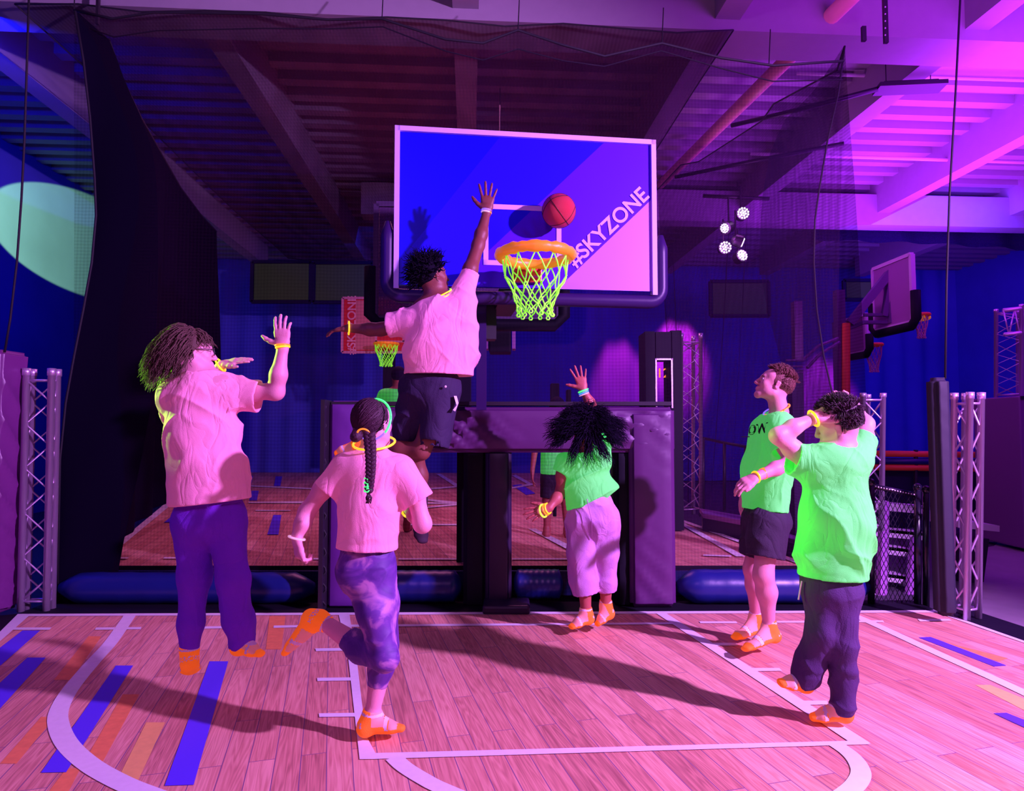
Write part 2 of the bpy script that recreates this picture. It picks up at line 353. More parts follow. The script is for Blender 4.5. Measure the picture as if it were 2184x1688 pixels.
b = MB(); b.tube([P(1800, 306, 9.0), P(1600, 345, 9.6), P(1440, 378, 10.2)], .03, 8); tag(b.build('cable_conduit', DM, smooth=True), 'black conduit below the strip lamp, behind the dark side net', 'conduit')
for px, y0, y1, wd, lab in ((1888, -20, 92, 9, 'long black perforated bracket hanging from the front girder at upper right'), (1842, 57, 88, 9, 'short black bracket hanging left of the longer one at upper right'), (209, -20, 52, 6, 'black hook bar hanging from the girder at upper left')):
    b = MB(); d = 6.0; p0, p1 = P(px, y0, d), P(px, y1, d); b.box((p0+p1)/2, (wd/FPX*d, .03, (p0-p1).length), 0)
    for k in range(5 if y0 < 0 and px > 1000 else 0): b.ball(P(px, 15+k*15, d-.017), .008, 1, 8, 4)
    tag(b.build('hanging_bracket', [DM, PIPE]), lab, 'bracket', 'brackets hung from the front girder')
# dark panels high on the back wall
for x0, x1, y0, y1, lab in ((537, 664, 558, 645, 'dark olive rectangular panel on the blue back wall, left one of the pair'), (668, 795, 560, 646, 'dark olive rectangular panel on the blue back wall, right one of the pair'),
                            (1515, 1640, 600, 675, 'dark olive panel on the back wall below the lit stage lamps'), (1800, 1862, 598, 640, 'dark olive panel on the back wall behind the right side hoop')):
    t = thing('wall_panel', lab, 'panel', P((x0+x1)/2, y1, 15.9), 'dark panels on the back wall')
    b = MB(); c = (P(x0, y0, 15.9)+P(x1, y1, 15.9))/2; wd = (x1-x0)/FPX*15.9; ht = (y1-y0)/FPX*15.9
    b.box(c, (wd-.12, .04, ht-.1)); b.build('screen', mat('olive_dark', (.05, .07, .02), .7, emit=(.10, .14, .02), es=.05), t)
    b = MB()
    for dx, dz, sx, sz in ((0, ht/2, wd, .08), (0, -ht/2, wd, .08), (-wd/2, 0, .08, ht), (wd/2, 0, .08, ht)): b.box(c+Vector((dx, 0, dz)), (sx, .07, sz))
    b.build('frame', DARKC, t)
# ================================================================ NETS
NETF = net_mat('net_front_weave', (.022, .007, .03), .26)
NETD = net_mat('net_dark_weave', (.012, .006, .035), .93)
NETS = net_mat('net_side_weave', (.018, .007, .045), .50)
NETC = net_mat('net_ceiling_weave', (.035, .010, .012), .46, 160)
ROPE = mat('black_rope', (.008, .006, .015), .7)
def lerp(a, b, t): return a+(b-a)*t
def polyat(pts, t):
    L = [0]
    for i in range(len(pts)-1): L.append(L[-1]+(pts[i+1]-pts[i]).length)
    s = t*L[-1]
    for i in range(len(pts)-1):
        if s <= L[i+1] or i == len(pts)-2: return lerp(pts[i], pts[i+1], (s-L[i])/max(1e-9, L[i+1]-L[i]))
def ruled(mb, A, B, nu, nv, wob=0, fr=9, ph=0, mi=0, wd=(0, 1, 0)):
    rows = []; wd = Vector(wd)
    for j in range(nv+1):
        v = j/nv; row = []
        for i in range(nu+1):
            u = i/nu; p = lerp(polyat(A, u), polyat(B, u), v)
            row.append(p+wd*(wob*math.sin(u*fr*6.28+ph+.8*math.sin(v*3))*min(1, 4*v)))
        rows.append(row)
    mb.sheet(rows, mi)
D = 5.45
topn = [P(x, y, D) for x, y in ((158, 22), (240, 40), (330, 26), (560, 30), (700, 42), (815, 40), (950, 84), (1030, 92), (1105, 64), (1200, 96), (1290, 120), (1412, 92), (1540, 124), (1650, 140), (1800, 130))]
botn = [P(x, 1292, D) for x in (150, 900, 1780)]
t = thing('front_net', 'tall fine black net hanging behind the basketball backboard, between the two courts', 'net', P(960, 1292, D))
b = MB(); ruled(b, topn, botn, 70, 16, .03, 6); b.build('netting', NETF, t, smooth=True)
b = MB(); b.tube(topn, .011, 6); b.build('top_rope', ROPE, t, smooth=True)
b = MB(); b.tube([p+Vector((0, .03, -.10-.05*math.sin(i))) for i, p in enumerate(topn)], .006, 6); b.build('lacing_rope', ROPE, t, smooth=True)
for x, y in ((1105, 64), (1412, 92), (815, 40), (1640, 138), (158, 22)): b = MB(); b.tube([P(x, y, D), P(x+3, y-75, D+.3)], .005, 5); b.build('hanging_cord', ROPE, t)
# left dark side net drape
t = thing('side_net', 'opaque black net drape hanging along the left side of the rear court', 'net', G(200, 1206, .35))
tl = [P(x, y, d) for x, y, d in ((232, 84, 5.6), (262, 170, 6.2), (300, 250, 6.9), (345, 330, 8.0), (385, 400, 9.5), (430, 460, 12), (462, 494, 13.4))]
bl = [P(130, 1300, 5.3), G(200,1206,.2)]
bl = [G(200, 1204, .23), G(240, 1165, .23), G(310, 1103, .23), G(365, 1062, .23), G(420, 1036, .23), G(472, 1018, .23)]
b = MB(); ruled(b, tl, bl, 46, 14, .06, 7, wd=(1, 0, 0)); 
b.build('netting', mat('black_drape', (.004, .002, .012), .9, bump=.2, bscale=2, spec=.02), t, smooth=True)
near = [P(x, y, 5.35) for x, y in ((160, 24), (178, 130), (192, 250), (202, 380), (205, 460), (196, 560), (178, 660), (158, 760), (140, 860), (128, 980), (122, 1290))]
far_ = [P(x, y, 5.5) for x, y in ((166, 26), (232, 84), (262, 170), (300, 250), (330, 330), (340, 420), (340, 560), (330, 700), (320, 860), (300, 1000), (240, 1290))]
b = MB(); ruled(b, near, far_, 30, 6, .03, 2, wd=(0, 1, 0)); b.build('near_fold', MATS['black_drape'], t, smooth=True)
b = MB(); b.tube(near, .010, 6); b.tube(tl, .012, 6); b.build('edge_rope', ROPE, t, smooth=True)
# right dark side net
t = thing('side_net', 'dark purple see-through net with curved edge hanging right of the large backboard', 'net', G(1800, 1250, .0))
tr = [P(x, y, d) for x, y, d in ((1802, 98, 5.5), (1785, 150, 5.6), (1700, 195, 6.3), (1650, 222, 6.8), (1625, 258, 7.2), (1560, 300, 8.4), (1490, 345, 9.4), (1452, 352, 9.9), (1430, 375, 10.4), (1402, 405, 11.2))]
br_ = [P(1860, 1290, 5.6), P(1770, 1210, 6.2), P(1640, 1180, 7.5), P(1560, 1150, 9), P(1500, 1120, 11), P(1440, 1050, 15.6)]
b = MB(); ruled(b, tr, br_, 40, 12, .05, 8, wd=(1, 0, 0)); b.build('netting', NETS, t, smooth=True)
ed = [P(x, y, 5.5) for x, y in ((1802, 98), (1788, 200), (1765, 300), (1748, 400), (1738, 470), (1736, 560), (1742, 660), (1757, 760), (1780, 860), (1800, 960), (1830, 1290))]
ef = [P(x, y, 5.8) for x, y in ((1800, 98), (1740, 190), (1670, 260), (1640, 330), (1625, 420), (1620, 560), (1640, 680), (1665, 780), (1690, 880), (1720, 1000), (1790, 1290))]
b = MB(); ruled(b, ed, ef, 30, 6, .02, 3); b.build('near_fold', NETS, t, smooth=True)
b = MB(); b.tube(ed, .007, 6); b.tube(tr, .009, 6); b.build('edge_rope', ROPE, t, smooth=True)
# overhead net under the roof of the left bays
t = thing('ceiling_net', 'brownish see-through net stretched under the ceiling over the rear court', 'net', W(-.8, 9, 5.4))
rows = []
for j in range(9):
    v = j/8; yy = 6.3+v*9.4
    rows.append([W(-4.3+i*.58, yy, 5.42-.16*math.sin(3.1*i/12)*math.sin(3.1*v)+.03*math.sin(i*2.2+j)) for i in range(13)])
b = MB(); b.sheet(rows); b.build('netting', NETC, t, smooth=True)
b = MB()
for r_ in (rows[0], rows[-1], [q[0] for q in rows], [q[-1] for q in rows]): b.tube(r_, .008, 5)
b.build('edge_rope', ROPE, t, smooth=True)
# far right dark valance net
t = thing('valance_net', 'dark net valance hanging under the roof at the far right', 'net', P(1960, 520, 13.5))
b = MB(); ruled(b, [P(x, y, 13.5) for x, y in ((1740, 458), (1790, 425), (1900, 425), (2030, 430), (2150, 440), (2260, 452))], [P(x, y, 13.7) for x, y in ((1740, 512), (2000, 520), (2260, 538))], 30, 5, .08, 5); b.build('netting', NETD, t, smooth=True)
b = MB(); b.tube([P(x, y, 13.5) for x, y in ((1740, 458), (1790, 425), (1900, 425), (2030, 430), (2150, 440), (2260, 452))], .02, 5); b.build('edge_rope', ROPE, t)
# long vertical cables in front of the side bays
for pts, lab in (([(62, -20), (58, 120), (52, 300), (46, 420), (36, 560), (22, 680), (10, 752)], 'thin black cable hanging across the green spot of light at left'), ([(2049, -20), (2038, 200), (2025, 420), (2019, 600), (2016, 808)], 'thin black cable rising from the black padded post at right')):
    b = MB(); b.tube([P(x, y, 4.95) for x, y in pts], .008, 6); tag(b.build('hanging_cable', ROPE, smooth=True), lab, 'cable')
# ================================================================ REAR COURT
Z2 = .22
rc = MB(); 
f0, f1, f2_, f3, f4 = G(196, 1207, Z2), G(1740, 1207, Z2), G(1442, 1110, Z2), G(1330, 1010, Z2), G(512, 1008, Z2)
f5 = G(365, 1066, Z2)
rc.poly([f0, f1, f2_, f3, f4, f5], 0)
rc.poly([q-Vector((0, 0, .002)) for q in (f0, f1, f2_, f3, f4, f5)], 5, (0, 0, -.1))
def rp(pix, mi):
    _k[0] += 1; rc.poly([G(a, b, Z2)+Vector((0, 0, (.004 if mi == 2 else .007)+_k[0]*.0001)) for a, b in pix][::-1], mi)
for s_ in ([(583, 1100), (600, 1100), (594, 1142), (570, 1142)], [(537, 1048), (552, 1048), (548, 1069), (531, 1069)], [(525, 1016), (540, 1016), (536, 1034), (520, 1034)], [(588, 1017), (602, 1017), (598, 1038), (584, 1038)],
           [(350, 1116), (372, 1098), (380, 1098), (366, 1116)], [(1092, 1036), (1112, 1034), (1142, 1054), (1122, 1057)], [(1150, 1034), (1172, 1036), (1172, 1046), (1160, 1044)]): rp(s_, 2)
for s_ in ([(196, 1207), (212, 1207), (380, 1066), (366, 1064)], [(366, 1066), (372, 1066), (516, 1009), (508, 1009)], [(525, 1036), (700, 1044), (700, 1047), (524, 1039)], [(530, 1072), (640, 1071), (990, 1074), (990, 1077), (530, 1075)],
           [(1126, 1130), (1142, 1130), (1240, 1178), (1216, 1178)], [(1700, 1205), (1712, 1203), (1448, 1108), (1440, 1110)], [(1446, 1118), (1456, 1116), (1590, 1190), (1570, 1190)], [(930, 1012), (940, 1012), (985, 1040), (972, 1040)], [(975, 1038), (985, 1040), (900, 1048), (900, 1044)],
           [(910, 1066), (990, 1074), (990, 1078), (910, 1070)], [(990, 1074), (995, 1078), (910, 1086), (910, 1083)], [(860, 1120), (985, 1120), (985, 1123), (860, 1123)], [(850, 1194), (988, 1194), (988, 1197), (850, 1197)], [(1092, 1194), (1212, 1194), (1212, 1197), (1092, 1197)],
           [(1100, 1014), (1136, 1034), (1128, 1036), (1092, 1016)], [(1136, 1032), (1138, 1036), (1092, 1044), (1092, 1041)], [(212, 1192), (275, 1192), (272, 1195), (210, 1195)], [(350, 1192), (400, 1192), (400, 1195), (348, 1195)], [(640, 1194), (690, 1194), (690, 1197), (640, 1197)], [(545, 1090), (620, 1090), (620, 1092), (545, 1092)], [(1500, 1186), (1560, 1188), (1560, 1191), (1500, 1189)]): rp(s_, 1)
tag(rc.build('rear_court', fm), 'rear wood-printed trampoline court seen through the net', 'court')
# blue bolster pads in front of the rear court
PADB = mat('blue_vinyl', (.008, .014, .16), .35, bump=.3, bscale=6)
for x0, x1, y0, y1, lab in ((130, 670, 1226, 1290, 'long blue vinyl bolster under the rear court left of the padded frame'), (780, 985, 1218, 1284, 'blue vinyl bolster between the running girl and the middle padded column'), (1096, 1200, 1216, 1276, 'short blue vinyl bolster right of the middle padded column'), (1446, 1850, 1220, 1290, 'long dark blue bolster under the rear court behind the man in shorts')):
    a = P(x0, (y0+y1)/2, 5.35); c = P(x1, (y0+y1)/2, 5.35); r_ = (y1-y0)/2/FPX*5.35
    b = MB(); k = 26; b.tube([a.lerp(c, i/k) for i in range(k+1)], [r_*(min(1, .35+min(i, k-i)*.35))*(1+.02*math.sin(i*2.1)) for i in range(k+1)], 20)
    o = b.build('bolster', PADB, smooth=True); o.location.z = max(0, r_-a.z) ; tag(o, lab, 'bolster', 'blue bolsters along the rear court')
b = MB(); c0, c1 = G(-60, 1292), G(2000, 1292)
b.box((-.4, 5.62, .10), (6.6, .04, .2)); tag(b.build('court_edge_pad', mat('navy_vinyl', (.01, .015, .10), .4, bump=.2, bscale=5)), 'dark navy padded step running along the front edge of the rear court', 'pad')
# ================================================================ MAIN HOOP
TL, TR, BL, BR = P(842, 268, 4.62), P(1401, 302, 4.86), P(840, 612, 4.62), P(1397, 634, 4.86)
# one flat rectangle through the measured corners
cen = (TL+TR+BL+BR)/4; HX = ((TR-TL)+(BR-BL)).normalized(); HX.z = 0; HX.normalize(); HZ = Vector((0, 0, 1)); HY = HZ.cross(HX)
BWd = ((TR-TL).length+(BR-BL).length)/2; BH = ((TL-BL).length+(TR-BR).length)/2
def bd(x, z, y=0): return cen+HX*x+HZ*z+HY*y       # x right, z up, y away from the viewer
def bpix(px, py):                                   # board-plane coordinates of a place in the photo
    v = _v(px, py, 1); o = Vector((0, 0, CAMZ)); tt = (cen-o).dot(HY)/v.dot(HY); q = o+v*tt-cen
    return q.dot(HX), q.dot(HZ)
hoop = thing('basketball_hoop', 'large basketball hoop with blue and violet backboard, orange padded rim and neon net', 'basketball hoop', Vector((cen.x, cen.y, 0)))
bax = (HX, HY, HZ)
PB = mat('board_blue', (.012, .002, .85), .4, spec=.15); PB2 = mat('board_blue_deep', (.003, .001, .62), .4, spec=.15); PV = mat('board_violet', (.08, .006, .85), .4, spec=.15); PM = mat('board_lavender', (.46, .17, .95), .4)
WHT = mat('board_white', (.62, .44, .85), .45)
hw, hh = BWd/2-.03, BH/2-.03
def clip(poly, n, d):      # keep n.p <= d
    out = []
    for i in range(len(poly)):
        a, b_ = poly[i], poly[(i+1) % len(poly)]; da = a[0]*n[0]+a[1]*n[1]-d; db = b_[0]*n[0]+b_[1]*n[1]-d
        if da <= 0: out.append(a)
        if da*db < 0: t_ = da/(da-db); out.append((a[0]+(b_[0]-a[0])*t_, a[1]+(b_[1]-a[1])*t_))
    return out
def line(a, b_):
    (x0, y0), (x1, y1) = bpix(*a), bpix(*b_); n = (y1-y0, x0-x1); return n, n[0]*x0+n[1]*y0
e1, e2, e3 = line((1022, 554), (1282, 310)), line((1195, 610), (1390, 425)), line((850, 560), (1060, 300))
neg = lambda e: ((-e[0][0], -e[0][1]), -e[1])
rect = [(-hw, -hh), (hw, -hh), (hw, hh), (-hw, hh)]
b = MB(); b.box(bd(0, 0, .02), (hw*2, .03, hh*2), 0, bax)
def bp(poly, mi, y=.003): 
    if len(poly) > 2: b.poly([bd(x, z, y) for x, z in poly], mi)
# decide the orientation of each edge from a known point
def side(e, pix): x, z = bpix(*pix); return e if e[0][0]*x+e[0][1]*z-e[1] <= 0 else neg(e)
UL1, UL2, UL3 = side(e1, (860, 300)), side(e2, (860, 300)), side(e3, (850, 280))
bp(clip(rect, *UL3), 1); bp(clip(clip(rect, *UL1), *neg(UL3)), 0); bp(clip(clip(rect, *UL2), *neg(UL1)), 2); bp(clip(rect, *neg(UL2)), 3)
board = b.build('backboard', [PB, PB2, PV, PM], hoop)
b = MB()
for x, z, sx, sz in ((0, BH/2-.018, BWd, .036), (-BWd/2+.018, 0, .036, BH), (BWd/2-.018, 0, .036, BH)): b.box(bd(x, z, .01), (sx, .06, sz), 0, bax)
b.build('board_frame', WHT, board)
b = MB(); x0, z0 = bpix(1031, 560); x1, z1 = bpix(1197, 447); lw = .036
for x, z, sx, sz in (((x0+x1)/2, z1, x1-x0, lw), ((x0+x1)/2, z0, x1-x0, lw), (x0+lw/2, (z0+z1)/2, lw, z1-z0+lw), (x1-lw/2, (z0+z1)/2, lw, z1-z0+lw)): b.box(bd(x, z, 0), (sx, .006, sz), 0, bax)
b.build('target_square', mat('square_paint', (.72, .42, .95), .5), board)
(xa, za), (xb, zb) = bpix(1222, 560), bpix(1372, 418)
ang = math.atan2(zb-za, xb-xa); L_ = math.hypot(xb-xa, zb-za)
tx = HX*math.cos(ang)+HZ*math.sin(ang); tz = -HX*math.sin(ang)+HZ*math.cos(ang)
text_mesh('printed_name', '#SKYZONE', .158, mat('board_letter', (.78, .42, .95), .5), board, M4(tx, tz, tx.cross(tz), bd((xa+xb)/2-.0, (za+zb)/2+.012, -.002)), .001, .003)
# padding round the lower edge
PAD = mat('purple_black_vinyl', (.03, .008, .09), .4, bump=.15, bscale=5, spec=.3)
b = MB(); zl = -BH/2-.045; yl = .03; rr = .05
xl_, zl_t = bpix(834, 470); xr_, zr_t = bpix(1402, 500)
pts = [bd(-BWd/2-.045, zl_t, yl)]; pts += [bd(-BWd/2-.045, zl_t-.1-(zl_t-.1-zl-.1)*k/8, yl) for k in range(9)]
pts += [bd(-BWd/2-.045+.1*(1-math.cos(a_)), zl+.1*(1-math.sin(a_)), yl) for a_ in [math.pi/2*k/6 for k in range(1, 7)]]
pts += [bd(-BWd/2+.055+(BWd-.11)*k/12, zl, yl) for k in range(1, 12)]
pts += [bd(BWd/2+.045-.1*(1-math.sin(a_)), zl+.1*(1-math.cos(a_)), yl) for a_ in [math.pi/2*k/6 for k in range(0, 7)]]
pts += [bd(BWd/2+.045, zl+.1+(zr_t-zl-.2)*k/8, yl) for k in range(1, 9)]+[bd(BWd/2+.045, zr_t, yl)]
b.tube(pts, [.02]+[rr]*(len(pts)-2)+[.02], 14); b.build('board_padding', PAD, hoop, smooth=True)
# rim
RR = .235
rc_ = P(1142, 545, 4.32); 
ORP = mat('orange_vinyl', (.95, .32, .02), .4, emit=(1, .30, .0), es=.28, bump=.5, bscale=14)
REDM = mat('red_steel', (.7, .05, .05), .35)
b = MB(); b.tube([rc_+Vector((RR*math.cos(a_), RR*math.sin(a_), 0)) for a_ in [2*math.pi*k/48 for k in range(48)]], [.036+.004*math.sin(k*2.7)+.003*math.sin(k*5.1) for k in range(48)], 14, closed=True)
b.build('rim_padding', ORP, hoop, smooth=True)
b = MB(); bx = (bd(0, 0)-rc_); cx = (rc_-cen).dot(HX); zz = rc_.z-cen.z
b.box(bd(cx, zz-.02, -.03), (.22, .05, .15), 0, bax, .01); b.box(bd(cx, zz-.06, -.10), (.16, .12, .03), 0, bax)
for s_ in (-1, 1): b.tube([bd(cx+s_*.07, zz-.03, -.03), rc_+HX*s_*.07+Vector((0, RR-.03, 0))], .012, 6)
for s_ in (-1, 1):
    for q in (-1, 1): b.ball(bd(cx+s_*.08, zz-.02+q*.05, -.06), .012, 0, 8, 5)
b.build('rim_bracket', REDM, hoop, smooth=False)
NEON = mat('neon_cord', (.35, 1.0, .06), .5, emit=(.22, 1.0, .03), es=.60)
def hoop_net(mb, c, r0, r1, h, nk, cord, rows=5, seed=1, jit=.008):
    rng = random.Random(seed); rs = [r0, r0*.93, r0*.76, r0*.62, r0*.54, r0*.52, r1][:rows+1]+[]
    lv = []
    for j in range(rows+1):
        r_ = [1, .93, .74, .60, .52, .50, .5][j]*r0; z = -h*[0, .30, .52, .68, .82, .92, 1][j]/([0, .30, .52, .68, .82, .92, 1][rows])
        lv.append([c+Vector((r_*math.cos(2*math.pi*(i+.5*(j % 2))/nk)+rng.uniform(-jit, jit), r_*math.sin(2*math.pi*(i+.5*(j % 2))/nk)+rng.uniform(-jit, jit), z+rng.uniform(-jit, jit))) for i in range(nk)])
    for j in range(rows):
        for i in range(nk):
            for q in ((i, i-1) if j % 2 == 0 else (i, i+1)):
                a_, b_ = lv[j][i], lv[j+1][q % nk]
                m_ = (a_+b_)/2+Vector((rng.uniform(-jit, jit), rng.uniform(-jit, jit), -.006 if j == 0 else 0))
                mb.tube([a_, a_.lerp(m_, .6), m_, m_.lerp(b_, .5), b_], cord, 5, caps=False)
            if j: mb.ball(lv[j][i], cord*1.5, 0, 6, 4)
    for p in lv[-1]: mb.tube([p+Vector((.012*math.cos(k*1.05), .003*math.sin(k*1.05), -.012+.013*math.sin(k*1.05))) for k in range(7)], cord, 5, closed=True)
b = MB(); hoop_net(b, rc_+Vector((0, 0, -.02)), RR-.01, .12, .37, 12, .0048); b.build('net', NEON, hoop, smooth=True)
# rear arm and post of the hoop
b = MB(); b.box(bd(-.13, -BH/2-.02, .35), (.16, .6, .10), 0, bax); b.box(bd(-.30, -BH/2-.15, .42), (.2, .14, .3), 0, bax)
b.box(bd(.02, .2-BH/4, .12), (.9, .06, .07), 0, bax); b.box(bd(.02, -BH/4-.1, .12), (.9, .06, .07), 0, bax)
b.build('support_arm', DM, hoop)
b = MB(); q0, q1 = P(1024, 650, 5.05), P(1030, 875, 5.05); b.box((q0+q1)/2, (.075, .075, (q0-q1).length), 0); b.build('post', PAD, hoop)
# basketball
b = MB(); b.ball((0, 0, 0), .119, 0, 64, 40); bc = P(1192, 450, 4.60)
o = b.build('basketball', None or mat('ball_leather', (.55, .02, .045), .5, bump=.6, bscale=420), smooth=True, merge=True); o.location = bc; o.rotation_euler = (.5, .9, .3)
tag(o, 'red basketball in the air in front of the large backboard', 'ball')
b = MB(); 
for pl in range(2): b.tube([Vector(((.1193*math.cos(a_), .1193*math.sin(a_), 0) if pl == 0 else (.1193*math.cos(a_), 0, .1193*math.sin(a_)))) for a_ in [2*math.pi*k/60 for k in range(60)]], .0028, 5, closed=True)
for s_ in (-1, 1):
    pp = []
    for k in range(60):
        a_ = 2*math.pi*k/60; v = Vector((s_*(.62+.30*math.cos(2*a_)), math.cos(a_)*.8, math.sin(a_)*.8)).normalized()*.1193; pp.append(v)
    b.tube(pp, .0028, 5, closed=True)
sm = b.build('seam', mat('ball_seam', (.03, .005, .01), .7), None, smooth=True); sm.parent = o
# ================================================================ second hoop, back to back behind the net
GLS = net_mat('grey_board_face', (.15, .07, .22), .75)
def hoop_small(px, py, d, wd, ht, ang, face, fr, pad, label, grp=None, rimside=-1, rim=True, net=None, name=None, rimr=.225, vert_text=False, z0=0):
    c = P(px, py, d); X = Vector((math.cos(ang), math.sin(ang), 0)); Y = Vector((-math.sin(ang), math.cos(ang), 0)); Z = Vector((0, 0, 1))
    t = thing('basketball_hoop', label, 'basketball hoop', Vector((c.x, c.y, z0)), grp); ax = (X, Y, Z)
    b = MB(); b.box(c, (wd-.06, .03, ht-.06), 0, ax); bb = b.build('backboard', face, t)
    b = MB()
    for x, z, sx, sz in ((0, ht/2, wd, .05), (0, -ht/2, wd, .05), (-wd/2, 0, .05, ht), (wd/2, 0, .05, ht)): b.box(c+X*x+Z*z, (sx, .06, sz), 0, ax)
    b.build('board_frame', fr, bb)
    b = MB(); s = rimside
    for x, z, sx, sz in ((0, .10, .6, .04), (0, -.34, .6, .04), (-.28, -.12, .04, .44), (.28, -.12, .04, .44)): b.box(c+X*x+Z*z+Y*s*.02, (sx, .01, sz), 0, ax)
    b.build('target_square', fr, bb)
    if pad:
        b = MB(); q = [c+X*(-wd/2-.05)+Z*(-ht*.05), c+X*(-wd/2-.05)+Z*(-ht/2+.04), c+X*(-wd/2+.04)+Z*(-ht/2-.05), c+X*(wd/2-.04)+Z*(-ht/2-.05), c+X*(wd/2+.05)+Z*(-ht/2+.04), c+X*(wd/2+.05)+Z*(-ht*.05)]
        b.tube(q, .065, 8); b.build('board_padding', pad, t, smooth=True)
    if rim:
        rcn = c+Y*s*(rimr+.16)+Z*(-ht/2+.12)
        b = MB(); b.tube([rcn+Vector((rimr*math.cos(a_), rimr*math.sin(a_), 0)) for a_ in [2*math.pi*k/32 for k in range(32)]], .03, 8, closed=True); b.box(c+Y*s*.1+Z*(-ht/2+.11), (.14, .18, .08), 0, ax)
        b.build('rim', ORP, t, smooth=True)
        if net: b = MB(); hoop_net(b, rcn, rimr, .1, .42, 12, .006, jit=.004); b.build('net', net, t, smooth=True)
    return t, c, X, Y, Z
t, c, X, Y, Z = hoop_small(998, 560, 6.35, 1.78, 1.12, .05, GLS, mat('dim_frame', (.10, .05, .16), .6), BLACK, 'dark rear basketball hoop back to back behind the large backboard', rimside=1)
b = MB(); b.box(c+Vector((0, -.25, -.1)), (.5, .4, .12)); b.box(Vector((c.x, c.y-.42, c.z/2+.11)), (.12, .12, c.z-.2)); b.build('post', BLACK, t)
# red far hoop
REDB = mat('board_red', (.62, .02, .03), .5)
t, c, X, Y, Z = hoop_small(832, 694, 13.4, 1.95, 1.12, .0, REDB, mat('pink_frame', (.65, .30, .40), .5), None, 'distant red basketball backboard with orange rim and green net at far end of rear court', rimside=-1, net=NEON, rimr=.23, z0=.35)
bb = [k for k in t.children if k.name.startswith('backboard')][0]
for q_ in (-.50, .50): b = MB(); b.box(c+X*q_+Y*-.018, (.42, .004, 1.02), 0, (X, Y, Z)); b.build('pink_panel', mat('board_pink', (.62, .22, .22), .5), bb)
text_mesh('printed_name', '#SKYZONE', .24, mat('pink_letter', (.80, .42, .48), .5), bb, M4(Z, -X, Vector((0, -1, 0)), c+X*-.78+Y*-.022), .001, .004)
b = MB(); b.box(P(830, 800, 13.7), (.22, .22, 2.6)); b.build('post', BLACK, t)
# hoops of the side bay at right
MAG = mat('magenta_board', (.40, .12, .45), .5)
t, c, X, Y, Z = hoop_small(1904, 628, 9.2, .86, .92, 1.62, MAG, mat('lilac_frame', (.75, .45, .80), .5), BLACK, 'magenta backboard turned side-on with tubular support arm at right', 'side hoops at right', rimside=-1, net=None, rimr=.16)
b = MB(); ap = P(1898, 585, 9.3); lo = P(1812, 692, 9.4)
b.tube([P(1903, 575, 9.3), P(1812, 690, 9.4)], .075, 4); b.tube([P(1900, 560, 9.3), P(1902, 690, 9.25)], .05, 4); b.tube([P(1900, 590, 9.3), P(1886, 675, 9.3)], .05, 4)
b.tube([P(1904, 688, 9.3), P(1842, 688, 9.35), P(1812, 700, 9.4)], .03, 6); b.tube([P(1904, 672, 9.3), P(1842, 672, 9.35)], .025, 6)
b.build('support_arm', mat('purple_steel', (.16, .07, .24), .45, .3), t)
b = MB(); q0, q1 = P(1805, 690, 9.4), P(1804, 1100, 9.4); b.tube([q0, q1], .055, 12); b.build('post_padding', mat('orange_post', (.75, .08, .04), .5, emit=(1, .05, .02), es=.04), t, smooth=True)
b = MB(); b.box(P(1793, 780, 9.5), (.12, .12, 2.2)); b.build('post', MATS['purple_steel'], t)
NETO = mat('dim_net_cord', (.5, .22, .35), .7)
rcn = P(1964, 672, 9.1)
for (px, py, lab, d_) in ((1964, 672, None, 9.0),):
    b = MB(); b.tube([P(px, py, d_)+Vector((.10*math.cos(a_), .10*math.sin(a_), 0)) for a_ in [2*math.pi*k/24 for k in range(24)]], .024, 8, closed=True); b.build('rim_padding', MATS['orange_post'], t, smooth=True)
    b = MB(); hoop_net(b, P(px, py, d_), .09, .05, .30, 10, .005, jit=.003); b.build('net', NETO, t, smooth=True)
t, c, X, Y, Z = hoop_small(1828, 715, 11.2, .6, .62, 1.62, MAG, MATS['lilac_frame'], BLACK, 'smaller magenta backboard partly hidden behind the orange post at right', 'side hoops at right', rim=False)
b = MB(); b.tube([P(1863, 736, 11)+Vector((.13*math.cos(a_), .13*math.sin(a_), 0)) for a_ in [2*math.pi*k/24 for k in range(24)]], .028, 8, closed=True); b.build('rim_padding', MATS['orange_post'], t, smooth=True)
b = MB(); hoop_net(b, P(1863, 738, 11), .13, .06, .42, 10, .005, jit=.003); b.build('net', NETO, t, smooth=True)
b = MB(); b.box(P(1790, 870, 11.4), (.12, .12, 3.0)); b.build('post', MATS['purple_steel'], t)
# violet side post with clamp
t = thing('hoop_post', 'square violet steel post with clamp and arm behind the man looking up', 'post', P(1695, 1180, 8))
VST = mat('violet_steel', (.42, .16, .50), .4, .2)
b = MB(); b.box((P(1701, 645, 8)+P(1699, 770, 8))/2, (.10, .10, .73)); b.build('post_top', VST, t)
b = MB(); 
for y in (769, 782, 795): b.tube([P(1676, y, 7.9), P(1712, y, 7.9)], .012, 6)
b.tube([P(1712, 768, 8), P(1746, 738, 8.1), P(1787, 722, 8.2)], .02, 6); b.tube([P(1722, 785, 8), P(1750, 755, 8.1), P(1790, 730, 8.2)], .02, 6); b.build('clamp_arm', VST, t)
b = MB(); b.box(P(1700, 990, 8.05), (.14, .14, 2.3)); b.build('post_base', MATS['purple_steel'], t)
